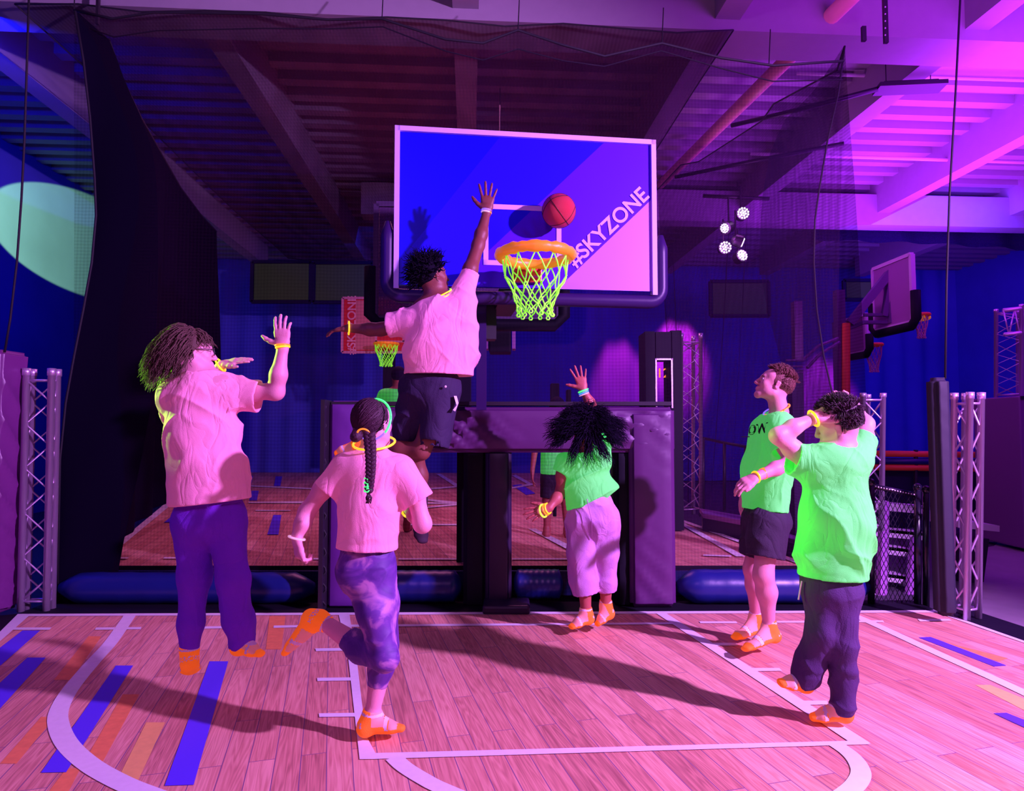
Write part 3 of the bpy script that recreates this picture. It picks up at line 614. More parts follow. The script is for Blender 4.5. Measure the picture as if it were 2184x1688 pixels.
# ================================================================ padded frame below the hoop
VPAD = mat('violet_vinyl', (.09, .018, .12), .45, bump=.9, bscale=2.2)
VPD = mat('dark_violet_vinyl', (.02, .008, .04), .4, bump=.5, bscale=3)
fr = thing('goal_frame', 'purple vinyl padded goal frame standing under the large backboard', 'padded frame', P(1070, 1300, 5.3))
dF = 5.2
def pbox(x0, x1, y0, y1, d, th, m, nm, bev=.03, parent=fr, wr=.012, seed=0, side=0):
    c = (P(x0, y0, d)+P(x1, y1, d))/2; wd = (x1-x0)/FPX*d; ht = (y1-y0)/FPX*d
    # wrinkled cushion: subdivided box with folds pushed into its faces
    b = MB(); b.box(c+Vector((0, th/2, 0)), (wd, th, ht), 0, None, 0); o = b.build(nm, m, parent)
    import bmesh
    bm = bmesh.new(); bm.from_mesh(o.data)
    bmesh.ops.bevel(bm, geom=bm.edges[:], offset=bev, segments=3, affect='EDGES')
    for ax_, co, L in ((0, c.x-wd/2, wd), (2, c.z-ht/2, ht)):
        n_ = max(2, int(L/.035))
        for k in range(1, n_):
            no = Vector((0, 0, 0)); no[ax_] = 1; pc = Vector(c); pc[ax_] = co+L*k/n_
            bmesh.ops.bisect_plane(bm, geom=bm.verts[:]+bm.edges[:]+bm.faces[:], plane_co=pc, plane_no=no)
    if side:
        for k in range(1, 9): bmesh.ops.bisect_plane(bm, geom=bm.verts[:]+bm.edges[:]+bm.faces[:], plane_co=c+Vector((0, th*k/9, 0)), plane_no=(0, 1, 0))
        for v in bm.verts:
            if v.co.x > c.x+wd/2-.005:
                f = 1-abs(math.sin((v.co.y*.9+v.co.z)*15+2*math.sin(v.co.z*2.3)+seed)); v.co.x += side*(f*f-.3)*min(1, (c.z+ht/2-v.co.z)/.3)
    for v in bm.verts:
        if v.co.y < c.y+th*.3:
            x_, z_ = v.co.x, v.co.z
            ex = min(1, min(v.co.x-(c.x-wd/2), c.x+wd/2-v.co.x)/.08); ez = min(1, min(v.co.z-(c.z-ht/2), c.z+ht/2-v.co.z)/.08); e_ = max(0, min(ex, ez))
            f = math.sin((x_*.8+z_)*17+3*math.sin(x_*2.3+seed)+2*math.sin(z_*3.1+seed*2))
            f = 1-abs(f); v.co.y -= wr*(f*f*1.5-.4)*e_*(0.5+.5*math.sin(x_*3.7+z_*2.1+seed)) + .02*e_
    for f_ in bm.faces: f_.smooth = True
    bm.to_mesh(o.data); bm.free(); return o
pbox(705, 1440, 868, 966, dF, .30, VPAD, 'beam_padding', seed=1, wr=.05)
pbox(698, 770, 858, 1298, dF-.01, .30, mat('violet_vinyl_bright', (.13, .025, .26), .4, bump=.5, bscale=2), 'post_padding', seed=2, wr=.008)
pbox(1345, 1441, 880, 1294, dF-.02, .30, VPAD, 'post_padding', seed=5, wr=.03)
pbox(1312, 1350, 962, 1296, dF+.05, .26, BLACK, 'post_lining', seed=6)
pbox(1035, 1091, 962, 1292, dF+.02, .28, VPD, 'post_padding', seed=7, wr=.006)
pbox(988, 1038, 960, 1296, dF+.06, .26, BLACK, 'post_lining', seed=8)
b = MB(); b.tube([P(690, y, 5.1)+Vector((.02*math.sin(k*1.3), 0, 0)) for k, y in enumerate(range(860, 1300, 8))], .008, 5); b.build('lacing_rope', ROPE, fr, smooth=True)
b = MB(); b.box(P(693, 1075, 5.16), (.03, .2, 1.62)); b.box(P(1070, 862, 5.3), (2.7, .2, .03)); b.box(P(1070, 1300, 5.3), (2.75, .3, .04)); b.build('steel_edge', DM, fr)
b = MB(); b.box(P(1080, 1293, 5.15), (.36, .26, .07), 0, None, .02); b.build('foot_plate', PIPE if False else VPD, fr)
# padded end posts
t = thing('padded_post', 'magenta wrinkled vinyl padded post at the far left edge', 'post', P(18, 1318, 4.95)); pbox(-120, -7, 748, 1314, 4.9, .3, mat('magenta_vinyl', (.17, .03, .2), .38, bump=1.0, bscale=3.5), 'padding', parent=t, wr=.028, seed=3, side=.03)
b = MB(); b.box(P(-60, 747, 5.05), (.42, .3, .012)); b.build('cap', BLACK, t)
t = thing('padded_post', 'black wrinkled fabric padded post right of the chain-link fence', 'post', P(2008, 1308, 4.9)); pbox(2000, 2038, 808, 1314, 4.75, .12, mat('black_fabric_pad', (.018, .014, .035), .7, bump=.6, bscale=4), 'padding', parent=t, wr=.02, seed=4)
# ================================================================ lattice truss towers
ALU = mat('aluminium', (.80, .62, .90), .35, .7)
def truss(base, top, w_, name, label, group='aluminium lattice towers', rc=.024, n=5, ang=.3, rb=.009, wy=None):
    t = thing('truss_tower', label, 'truss', base, group); h = (top-base).length; Zt = (top-base).normalized(); wy = wy or w_
    X = Vector((math.cos(ang), math.sin(ang), 0)); Y = Vector((-math.sin(ang), math.cos(ang), 0)); cs = [(-1, -1), (1, -1), (1, 1), (-1, 1)]
    q = [base+X*a_*w_/2+Y*b_*wy/2 for a_, b_ in cs]
    for p in q:
        b = MB(); b.tube([p, p+Zt*h*.97, p+Zt*h*.97, p+Zt*h], [rc, rc, rc*1.2, rc*1.2], 12); b.build('chord', ALU, t, smooth=True)
    for i in range(4):
        b = MB(); a_, c_ = q[i], q[(i+1) % 4]; s = h*.93/n
        zz_ = [h*.04+(h*.91)*k/(2*n) for k in range(2*n+1)]
        b.tube([(a_, c_)[k % 2]+Zt*z for k, z in enumerate(zz_)], rb, 6)
        b.tube([a_+Zt*h*.95, c_+Zt*h*.95], rb, 6); b.tube([a_+Zt*h*.04, c_+Zt*h*.04], rb, 6); b.build('lacing', ALU, t, smooth=True)
    return t
truss(P(78, 1302, 5.15), P(90, 787, 5.15), .19, 'l', 'silver lattice truss tower beside the magenta padded post at left', ang=.05, n=5, rc=.026, rb=.009, wy=.07)
truss(P(2057, 1316, 4.95), P(2064, 838, 4.95), .12, 'r', 'silver lattice truss tower right of the black padded post', ang=.35, n=4)
truss(P(1842, 1130, 6.0), P(1846, 840, 6.0), .20, 'm', 'silver lattice truss tower behind the boy with hands on his head', ang=.15, n=3)
t = truss(P(1466, 1100, 8.6), P(1466, 714, 8.6), .26, 'b', 'lattice truss tower beside the black scoreboard cabinet behind the net', ang=.1, n=6)
t = truss(P(2175, 850, 8.2), P(2175, 656, 8.2), .34, 'x', 'lattice truss corner standing on the tall violet box at far right edge', ang=.2, n=4)
b = MB(); o_ = P(2160, 690, 8.0)
for z in (0, -.3): b.tube([P(2140, 662, 8.0)+Vector((0, 0, z)), P(2260, 650, 8.0)+Vector((0, 0, z))], .024, 10)
for k in range(5): b.tube([P(2140+k*24, 662, 8.0), P(2152+k*24, 714, 8.0)], .01, 6); b.tube([P(2164+k*24, 660, 8.0), P(2152+k*24, 714, 8.0)], .01, 6)
b.build('top_bar', ALU, t, smooth=True)
t = thing('plinth_box', 'tall violet box under the lattice truss corner at far right', 'box', P(2190, 1165, 8.2))
b = MB(); b.box((P(2200, 848, 8.3)+P(2200, 1160, 8.3))/2, (.86, .8, 1.83), 0, None, .02); b.build('body', mat('violet_box', (.20, .07, .26), .5), t)
b = MB(); b.box(P(2200, 852, 8.3)+Vector((0, 0, 0)), (.90, .84, .04)); b.build('lid', VPD, t)
# scoreboard cabinet with digits
t = thing('scoreboard_cabinet', 'black cabinet with a lit orange 12 seen through its cut-out, above the padded frame', 'scoreboard', P(1410, 1090, 7.8))
b = MB(); x0, x1, y0, y1 = 1371, 1446, 713, 872; dd = 7.8; mp_ = lambda x, y: P(x, y, dd)
for a0, a1, b0, b1 in ((1371, 1391, 713, 1126), (1425, 1447, 711, 1126), (1391, 1425, 713, 769), (1391, 1425, 872, 1126)):
    c = (mp_(a0, b0)+mp_(a1, b1))/2; b.box(c, ((a1-a0)/FPX*dd, .4, (b1-b0)/FPX*dd))
b.build('cabinet', BLACK, t)
b = MB(); 
for a0, a1, b0, b1 in ((1390, 1393, 769, 872), (1423, 1426, 769, 872), (1390, 1426, 769, 772)): c = (mp_(a0, b0)+mp_(a1, b1))/2; b.box(c-Vector((0, .2, 0)), ((a1-a0)/FPX*dd, .02, (b1-b0)/FPX*dd))
b.build('opening_trim', ALU, t)
text_mesh('digits', '12', .16, mat('orange_led', (.9, .2, .02), .5, emit=(1, .22, .02), es=2.2), t, M4(Vector((1, 0, 0)), Vector((0, 0, 1)), Vector((0, -1, 0)), P(1414, 797, 7.9)), .004)
# hanging loudspeaker
t = thing('loudspeaker', 'black loudspeaker hanging behind the net just below the large backboard', 'speaker', P(1066, 758, 8))
b = MB(); b.box((P(1044, 640, 8)+P(1090, 755, 8))/2, (.27, .3, .66), 0, None, .02); b.build('speaker_body', BLACK, t)
for px in (1038, 1096): b = MB(); b.box(P(px, 715, 7.95), (.04, .2, .36)); b.build('side_bracket', VST, t)
b = MB(); b.tube([P(1066, 645, 8), P(1066, 645, 8)+Vector((0, 0, 2.7))], .007, 6); b.build('hanging_rod', DM, t)
for x0, x1, y0, y1, lab in ((1174, 1192, 819, 868, 'small black speaker box on a stand behind the padded beam, left one'), (1208, 1217, 832, 868, 'narrow black speaker stand right of the small box behind the beam')):
    t = thing('speaker_stand', lab, 'speaker', P((x0+x1)/2, 1040, 8.8)); b = MB(); b.box((P(x0, y0, 8.8)+P(x1, y1, 8.8))/2, ((x1-x0)/FPX*8.8, .2, (y1-y0)/FPX*8.8), 0, None, .01); b.build('speaker_body', BLACK, t)
    b = MB(); b.tube([P((x0+x1)/2, y1, 8.8), P((x0+x1)/2, 1102, 8.8)], .025, 8); b.build('stand', BLACK, t)
# stage lamps
LEDM = mat('lamp_led', (1, 1, 1), .5, emit=(.85, .72, 1.0), es=9)
for i, (px, py, r_, dr, lab) in enumerate(((1585, 455, .075, (0, -1, 0), 'round magenta stage lamp, topmost of the lit cluster'), (1546, 487, .06, (-.75, -.55, -.35), 'stage lamp turned left, upper left in the lit cluster'),
        (1547, 528, .075, (-.05, -1, -.05), 'round bright stage lamp at lower left of the lit cluster'), (1583, 517, .055, (.9, -.15, -.35), 'stage lamp seen nearly edge-on at the centre right of the lit cluster'), (1583, 545, .07, (.3, -.9, .2), 'stage lamp lowest of the lit cluster'))):
    c = P(px, py, 9.6); dv = Vector(dr).normalized(); u = dv.orthogonal().normalized(); v = dv.cross(u)
    t = thing('stage_lamp', lab, 'lamp', c, 'lit stage lamps behind the net')
    b = MB(); b.tube([c-dv*.16, c-dv*.12, c], [.05, .09, .10], 16); b.build('housing', DM, t, smooth=False)
    b = MB(); 
    for k in range(19):
        a_, rr_ = (0, 0) if k == 0 else ((k-1)*math.pi/3, .5) if k < 7 else ((k-7)*math.pi/6, 1.0)
        b.ball(c+dv*.008+(u*math.cos(a_)+v*math.sin(a_))*rr_*r_, r_*.19, 0, 10, 6)
    b.build('led_cluster', LEDM, t)
    b = MB(); b.tube([c-dv*.1+Vector((0, 0, .05)), c-dv*.1+Vector((0, 0, .45))], .012, 6); b.build('yoke', DM, t)
    lamp('POINT', 'stage_lamp_glow', c+dv*.16, c, 9, (.75, .12, 1.0), .05)
b = MB(); b.tube([P(1500, 418, 9.8), P(1640, 424, 9.8)], .03, 8); tag(b.build('lamp_bar', DM, smooth=True), 'dark bar from which the lit stage lamps hang', 'bar')
# ================================================================ right side: chain-link fence, steps, rails
STEP = mat('white_step_metal', (.72, .60, .76), .4, .1)
t = thing('metal_stairs', 'pale metal stairs seen through the chain-link fence at right', 'stairs', P(1910, 1290, 5.9))
for k, (y, x0, x1) in enumerate(((1072, 1868, 1985), (1128, 1868, 1978), (1164, 1868, 1952), (1222, 1868, 1946), (1270, 1868, 1930))):
    b = MB(); d = 6.9-k*.25; b.poly([P(x0, y, d), P(x1, y+10, d), P(x1, y+26, d), P(x0, y+16, d)], 0, (0, .05, 0)); b.poly([P(x0, y, d), P(x1, y+10, d), P(x1, y+10, d)+Vector((0, .24, 0)), P(x0, y, d)+Vector((0, .24, 0))], 0, (0, 0, -.03)); b.build('step', STEP, t)
b = MB(); b.tube([P(1886, 1074, 6.7), P(1880, 1290, 5.9)], .05, 6); b.tube([P(1950, 1150, 6.5), P(1938, 1290, 5.9)], .04, 6); b.build('stringer', VST, t)
t = thing('chain_link_fence', 'black chain-link fence panel in front of the pale stairs at right', 'fence', P(1910, 1300, 5.3))
b = MB(); a0, a1 = P(1856, 1036, 5.35), P(1962, 1058, 5.35); c0, c1 = P(1856, 1300, 5.35), P(1962, 1304, 5.35)
nu, nv = 11, 26
for i in range(-nv, nu+nv):
    for sg in (1, -1):
        pp = []
        for j in range(nv+1):
            u = (i+sg*j*.5)/nu if sg > 0 else (i-j*.5)/nu
            if 0 <= u <= 1: pp.append(lerp(lerp(a0, a1, u), lerp(c0, c1, u), j/nv)+Vector((0, .006*sg, 0)))
        if len(pp) > 1: b.tube(pp, .0028, 4, caps=False)
b.build('mesh', BLACK, t)
for px, y0, y1 in ((1957, 1040, 1304), (1975, 1045, 1300), (1858, 1030, 1302)):
    b = MB(); b.tube([P(px, y0, 5.33), P(px, y1, 5.33)], .026, 10); b.ball(P(px, y0, 5.33), .034, 0, 10, 6); b.build('fence_post', mat('gloss_black', (.01, .008, .02), .2), t, smooth=True)
b = MB(); b.tube([a0, a1], .02, 10); b.build('top_rail', MATS['gloss_black'], t, smooth=True)
b = MB()
for i in range(16): b.ball(lerp(a0, a1, .08+i*.055)+Vector((0, -.022, 0)), .006, 0, 6, 4)
b.build('rail_studs', STEP, t)
t = thing('barrier_rail', 'orange and blue padded barrier rails in front of the far blue wall at right', 'railing', P(1990, 1090, 9.5))
for y, m, r_ in ((968, MATS['orange_post'], .045), (984, PADB, .05), (997, MATS['orange_post'], .045)):
    b = MB(); b.tube([P(1865, y, 9.5), P(2108, y+3, 9.5)], r_, 8); b.build('rail', m, t, smooth=True)
b = MB()
for px in (1953, 2100): b.tube([P(px, 960, 9.5), P(px, 1110, 9.5)], .03, 8)
b.build('rail_post', DM, t)
b = MB(); b.box(P(1980, 1060, 9.7), (1.7, .1, .9)); b.build('lower_panel', mat('navy_panel', (.015, .015, .06), .6), t)
t = thing('trash_bin', 'dark wheeled bin behind the right truss tower', 'bin', P(2075, 1270, 6.6)); b = MB()
q = [P(2050, 1150, 6.4), P(2110, 1150, 6.4), P(2092, 1290, 6.4), P(2054, 1290, 6.4)]; b.poly(q[::-1], 0, (0, .35, 0)); b.build('bin_body', VPD, t)
b = MB(); b.poly([P(2044, 1110, 6.35), P(2132, 1122, 6.35), P(2132, 1135, 6.35), P(2044, 1126, 6.35)][::-1], 0, (0, .5, 0)); tag(b.build('counter_top', STEP), 'pale counter slab above the dark bin at right', 'counter')
# low benches behind man at right
for k, (x0, x1, y, lab) in enumerate(((1500, 1600, 1096, 'low dark bench with pale top beside the rear court at right'), (1665, 1720, 1142, 'pale step unit behind the man in black shorts'))):
    t = thing('bench', lab, 'bench', P((x0+x1)/2, y+70, 8.0)); a_, c_ = P(x0, y, 7.6), P(x1, y+18, 7.0)
    b = MB(); b.poly([a_, c_, c_+Vector((.1, .5, 0)), a_+Vector((.1, .5, 0))], 0, (0, 0, -.05)); b.build('bench_top', VST, t)
    b = MB(); b.poly([a_+Vector((0, .03, -.05)), c_+Vector((0, .03, -.05)), c_+Vector((0, .03, -.45)), a_+Vector((0, .03, -.45))], 0, (.1, .4, 0)); b.build('bench_base', VPD, t)
b = MB(); b.tube([P(1500, 935, 9), P(1545, 945, 8.6), P(1600, 955, 8.2)], .02, 6)
for x, y in ((1500, 935), (1545, 945), (1590, 953)): b.tube([P(x, y, 8.6), P(x, 1090, 8.6)], .02, 6)
tag(b.build('hand_rail', DM, smooth=True), 'dark hand rail against the blue curtain left of the man in shorts', 'railing')
# ================================================================ PEOPLE: smooth blended bodies on a distance grid
_rs = np.random.RandomState(7); _lat = _rs.rand(32, 32, 32).astype(np.float32)
def vnoise(p):
    i = np.floor(p).astype(int); f = p-i; f = f*f*(3-2*f); i &= 31; j = (i+1) & 31
    x0, y0, z0 = i.T; x1, y1, z1 = j.T; fx, fy, fz = f.T; L_ = _lat
    a = L_[x0, y0, z0]*(1-fx)+L_[x1, y0, z0]*fx; b_ = L_[x0, y1, z0]*(1-fx)+L_[x1, y1, z0]*fx
    c = L_[x0, y0, z1]*(1-fx)+L_[x1, y0, z1]*fx; d = L_[x0, y1, z1]*(1-fx)+L_[x1, y1, z1]*fx
    return (a*(1-fy)+b_*fy)*(1-fz)+(c*(1-fy)+d*fy)*fz
V = lambda p: np.array(p, dtype=float)
def nrm(v): v = V(v); return v/max(1e-9, np.linalg.norm(v))
class SDF:
    def __init__(s, h=.006): s.h = h; s.ops = []
    def el(s, a, b_, ra, rb=None, ax=None, k=.02, cap=None, flat=None, op='u'):
        """blended cone from a to b; radii are numbers or (wide, deep) with 'wide' along ax"""
        rb = ra if rb is None else rb
        ra = (ra, ra) if not isinstance(ra, tuple) else ra; rb = (rb, rb) if not isinstance(rb, tuple) else rb
        s.ops.append((op, V(a), V(b_), ra, rb, None if ax is None else nrm(ax), k, cap, flat))
    def cut(s, a, b_, ra, rb=None, ax=None, k=.01, cap=None):
        if isinstance(ra, tuple) and cap is None: ra = tuple(x-.003 for x in ra); rb = tuple(x-.003 for x in rb); cap = .01
        s.el(a, b_, ra, rb, ax, k, cap, None, 's')
    def plane(s, c, n, k=.004): s.ops.append(('p', V(c), nrm(n), k))       # removes what lies on the n side of c
    def run(s):
        los = []; his = []
        for o in s.ops:
            if o[0] == 'u':
                m = max(*o[3], *o[4], o[7] or 0)+o[6]+s.h*2; los.append(np.minimum(o[1], o[2])-m); his.append(np.maximum(o[1], o[2])+m)
        lo = np.min(los, 0); hi = np.max(his, 0); n = np.ceil((hi-lo)/s.h).astype(int)+2
        F = np.full(n, .05, np.float32)
        G_ = [lo[i]+s.h*np.arange(n[i]) for i in range(3)]
        for o in s.ops:
            if o[0] == 'p':
                d = ((G_[0]-o[1][0])*o[2][0])[:, None, None]+((G_[1]-o[1][1])*o[2][1])[None, :, None]+((G_[2]-o[1][2])*o[2][2])[None, None, :]
                np.maximum(F, d.astype(np.float32), out=F); continue
            op, a, b_, ra, rb, ax, k, cap, flat = o
            m = max(*ra, *rb, cap or 0)+k+s.h*2
            i0 = np.maximum(0, np.floor((np.minimum(a, b_)-m-lo)/s.h).astype(int)); i1 = np.minimum(n, np.ceil((np.maximum(a, b_)+m-lo)/s.h).astype(int)+1)
            if (i1 <= i0).any(): continue
            sl = tuple(slice(i0[i], i1[i]) for i in range(3))
            X, Y, Z = np.meshgrid(*[G_[i][sl[i]].astype(np.float32) for i in range(3)], indexing='ij')
            ab = b_-a; L = np.linalg.norm(ab); t = ab/L if L > 1e-6 else V((0, 0, 1))
            px, py, pz = X-a[0], Y-a[1], Z-a[2]
            w_ = px*t[0]+py*t[1]+pz*t[2]; tt = np.clip(w_/max(L, 1e-6), 0, 1)
            A = ra[0]+(rb[0]-ra[0])*tt; B = ra[1]+(rb[1]-ra[1])*tt
            wo = w_-tt*L
            if ax is None:
                r2 = px*px+py*py+pz*pz-w_*w_; 
                if cap is None: d = np.sqrt(np.maximum(r2, 0)+wo*wo)-A
                else:
                    C_ = cap; q = np.sqrt(np.maximum(r2, 0)/(A*A)+wo*wo/(C_*C_))+1e-6; g = np.sqrt(np.maximum(r2, 0)/(A**4)+wo*wo/(C_**4))+1e-6; d = q*(q-1)/g
            else:
                u = ax-t*ax.dot(t); u = u/max(1e-6, np.linalg.norm(u)); v = np.cross(t, u)
                U = px*u[0]+py*u[1]+pz*u[2]; Vv = px*v[0]+py*v[1]+pz*v[2]
                C_ = cap if cap is not None else np.minimum(A, B)
                q = np.sqrt((U/A)**2+(Vv/B)**2+(wo/C_)**2)+1e-6; g = np.sqrt((U/A**2)**2+(Vv/B**2)**2+(wo/C_**2)**2)+1e-6; d = q*(q-1)/g
            if flat:
                if flat[0]: d = np.maximum(d, -w_)
                if flat[1]: d = np.maximum(d, w_-L)
            f = F[sl]
            if op == 'u':
                hh_ = np.maximum(k-np.abs(f-d), 0)/k; F[sl] = np.minimum(f, d)-hh_*hh_*k*.25
            else:
                d = -d; hh_ = np.maximum(k-np.abs(f-d), 0)/k; F[sl] = np.maximum(f, d)+hh_*hh_*k*.25
        # surface nets
        ins = F < 0; c = np.zeros(tuple(np.array(F.shape)-1), np.int8)
        for dx in (0, 1):
            for dy in (0, 1):
                for dz in (0, 1): c += ins[dx:F.shape[0]-1+dx, dy:F.shape[1]-1+dy, dz:F.shape[2]-1+dz]
        idx = np.argwhere((c > 0) & (c < 8)); cm = np.full(c.shape, -1, np.int32); cm[tuple(idx.T)] = np.arange(len(idx))
        off = np.array([[a, b_, d] for a in (0, 1) for b_ in (0, 1) for d in (0, 1)])
        vals = np.stack([F[tuple((idx+o).T)] for o in off], 1)
        acc = np.zeros((len(idx), 3)); cnt = np.zeros(len(idx))
        for i in range(8):
            for j in range(i+1, 8):
                if np.abs(off[i]-off[j]).sum() != 1: continue
                va, vb = vals[:, i], vals[:, j]; m = (va < 0) != (vb < 0); t = np.where(m, va/(va-vb+1e-12), 0)
                acc += np.where(m[:, None], off[i]+(off[j]-off[i])*t[:, None], 0); cnt += m
        vs = lo+(idx+acc/cnt[:, None])*s.h
        fs = []
        for ax_ in range(3):
            u, v = (ax_+1) % 3, (ax_+2) % 3
            sa = [slice(None)]*3; sb = [slice(None)]*3; sa[ax_] = slice(0, -1); sb[ax_] = slice(1, None)
            ch = ins[tuple(sa)] != ins[tuple(sb)]; e = np.argwhere(ch)
            e = e[(e[:, u] > 0) & (e[:, v] > 0) & (e[:, u] < F.shape[u]-1) & (e[:, v] < F.shape[v]-1)]
            def g(du, dv): q = e.copy(); q[:, u] -= du; q[:, v] -= dv; return cm[tuple(q.T)]
            q = np.stack([g(1, 1), g(0, 1), g(0, 0), g(1, 0)], 1); fl_ = ~ins[tuple(e.T)]; q[fl_] = q[fl_][:, ::-1]
            fs.append(q[(q >= 0).all(1)])
        return vs, np.concatenate(fs)
def npmesh(name, vs, fs, mats, parent, disp=None, smooth_it=1, mi=None):
    # a little Laplacian smoothing takes the grid out of the surface
    if smooth_it:
        e = np.concatenate([fs[:, [0, 1]], fs[:, [1, 2]], fs[:, [2, 3]], fs[:, [3, 0]]])
        for _ in range(smooth_it):
            acc = np.zeros_like(vs); cnt = np.zeros(len(vs))
            for k in range(3):
                acc[:, k] = np.bincount(e[:, 0], vs[e[:, 1], k], len(vs))+np.bincount(e[:, 1], vs[e[:, 0], k], len(vs))
            cnt = np.bincount(e[:, 0], minlength=len(vs))+np.bincount(e[:, 1], minlength=len(vs))
            vs = vs*.45+.55*acc/np.maximum(cnt, 1)[:, None]
    if disp is not None:
        n = np.cross(vs[fs[:, 2]]-vs[fs[:, 0]], vs[fs[:, 3]]-vs[fs[:, 1]]); N_ = np.zeros_like(vs)
        for c in range(4):
            for k in range(3): N_[:, k] += np.bincount(fs[:, c], n[:, k], len(vs))
        N_ /= np.maximum(1e-9, np.linalg.norm(N_, axis=1))[:, None]; vs = vs+N_*disp(vs)[:, None]
    me = bpy.data.meshes.new(name); me.vertices.add(len(vs)); me.vertices.foreach_set('co', vs.astype(np.float32).ravel())
    me.loops.add(len(fs)*4); me.loops.foreach_set('vertex_index', fs.astype(np.int32).ravel())
    me.polygons.add(len(fs)); me.polygons.foreach_set('loop_start', np.arange(0, len(fs)*4, 4, dtype=np.int32)); me.polygons.foreach_set('loop_total', np.full(len(fs), 4, np.int32))
    me.polygons.foreach_set('use_smooth', np.ones(len(fs), bool))
    for m in (mats if isinstance(mats, (list, tuple)) else [mats]): me.materials.append(m)
    if mi is not None: me.polygons.foreach_set('material_index', mi(vs[fs].mean(1)).astype(np.int32))
    me.update(); me.validate()
    o = bpy.data.objects.new(name, me); link(o, parent); return o
def folds(d1, amp=.009, f=9, seed=0, d2=None):
    """cloth folds running along d1"""
    d1 = nrm(d1); o = V((.3, -.8, .5)); o = nrm(o-d1*o.dot(d1)); q = np.cross(d1, o)
    def fn(p):
        wp = p+.06*np.stack([vnoise(p*5+seed+3*i) for i in range(3)], 1)
        c = np.stack([wp@d1*f*.28, wp@o*f, wp@q*f], 1)+seed*3.7
        n = vnoise(c); r_ = 1-np.abs(2*n-1); m = vnoise(p*3.2+seed*1.3); m = np.clip((m-.25)*2.4, 0, 1)
        c2 = np.stack([wp@d1*f*.6, wp@o*f*2.1, wp@q*f*2.1], 1)+seed
        return amp*(m*(r_**4*1.5)+.25*np.maximum(0, vnoise(c2)-.4)-.10)
    return fn
# ---------------------------------------------------------------- anatomy
def hand(s, w, d, n, side, spread=.18, curl=(.25, .25, .3, .35), th=(.8, .5), sc=1.0, thcurl=.2, grow=0.0):
    w, d, n = V(w), nrm(d), V(n); n = nrm(n-d*n.dot(d)); sd = nrm(side-d*V(side).dot(d)-n*V(side).dot(n)) if not np.isscalar(side) else nrm(np.cross(d, n))*side
    rot = lambda v, ax, a: v*math.cos(a)+np.cross(ax, v)*math.sin(a)+ax*ax.dot(v)*(1-math.cos(a))
    s.el(w-d*.01*sc, w+d*.03*sc, (.027*sc, .019*sc), (.034*sc, .017*sc), sd, k=.015)
    s.el(w+d*.025*sc, w+d*.078*sc, (.034*sc, .0165*sc), (.041*sc, .0135*sc), sd, k=.015, cap=.014*sc)
    Ls = ((.040, .025, .019), (.044, .029, .020), (.041, .027, .020), (.032, .020, .017)); offs = (.031, .0105, -.0105, -.030); base = (.084, .090, .086, .076)
    for i in range(4):
        p = w+d*base[i]*sc+sd*offs[i]*sc; a = spread*(1.5-i)*.62
        dd = nrm(d*math.cos(a)+sd*math.sin(a)); ax = nrm(np.cross(dd, n)); r_ = (.0090, .0092, .0088, .0078)[i]*sc+grow
        s.el(p-dd*.02*sc, p, r_*1.15, r_*1.08, k=.012)
        for j, L in enumerate(Ls[i]):
            dd = rot(dd, ax, -curl[i]*(.7 if j == 0 else 1)); q = p+dd*L*sc; s.el(p, q, r_*(1.04-.06*j), r_*(.98-.07*j), k=.004); p = q
    p = w+d*.022*sc+sd*.026*sc; dd = nrm(sd*th[0]+d*th[1]-n*.15)
    for L, r0, r1 in ((.040, .0145, .0125), (.030, .0118, .0108), (.024, .0105, .0085)):
        q = p+dd*L*sc; s.el(p, q, r0*sc, r1*sc, k=.010); p = q; dd = nrm(dd+d*thcurl)
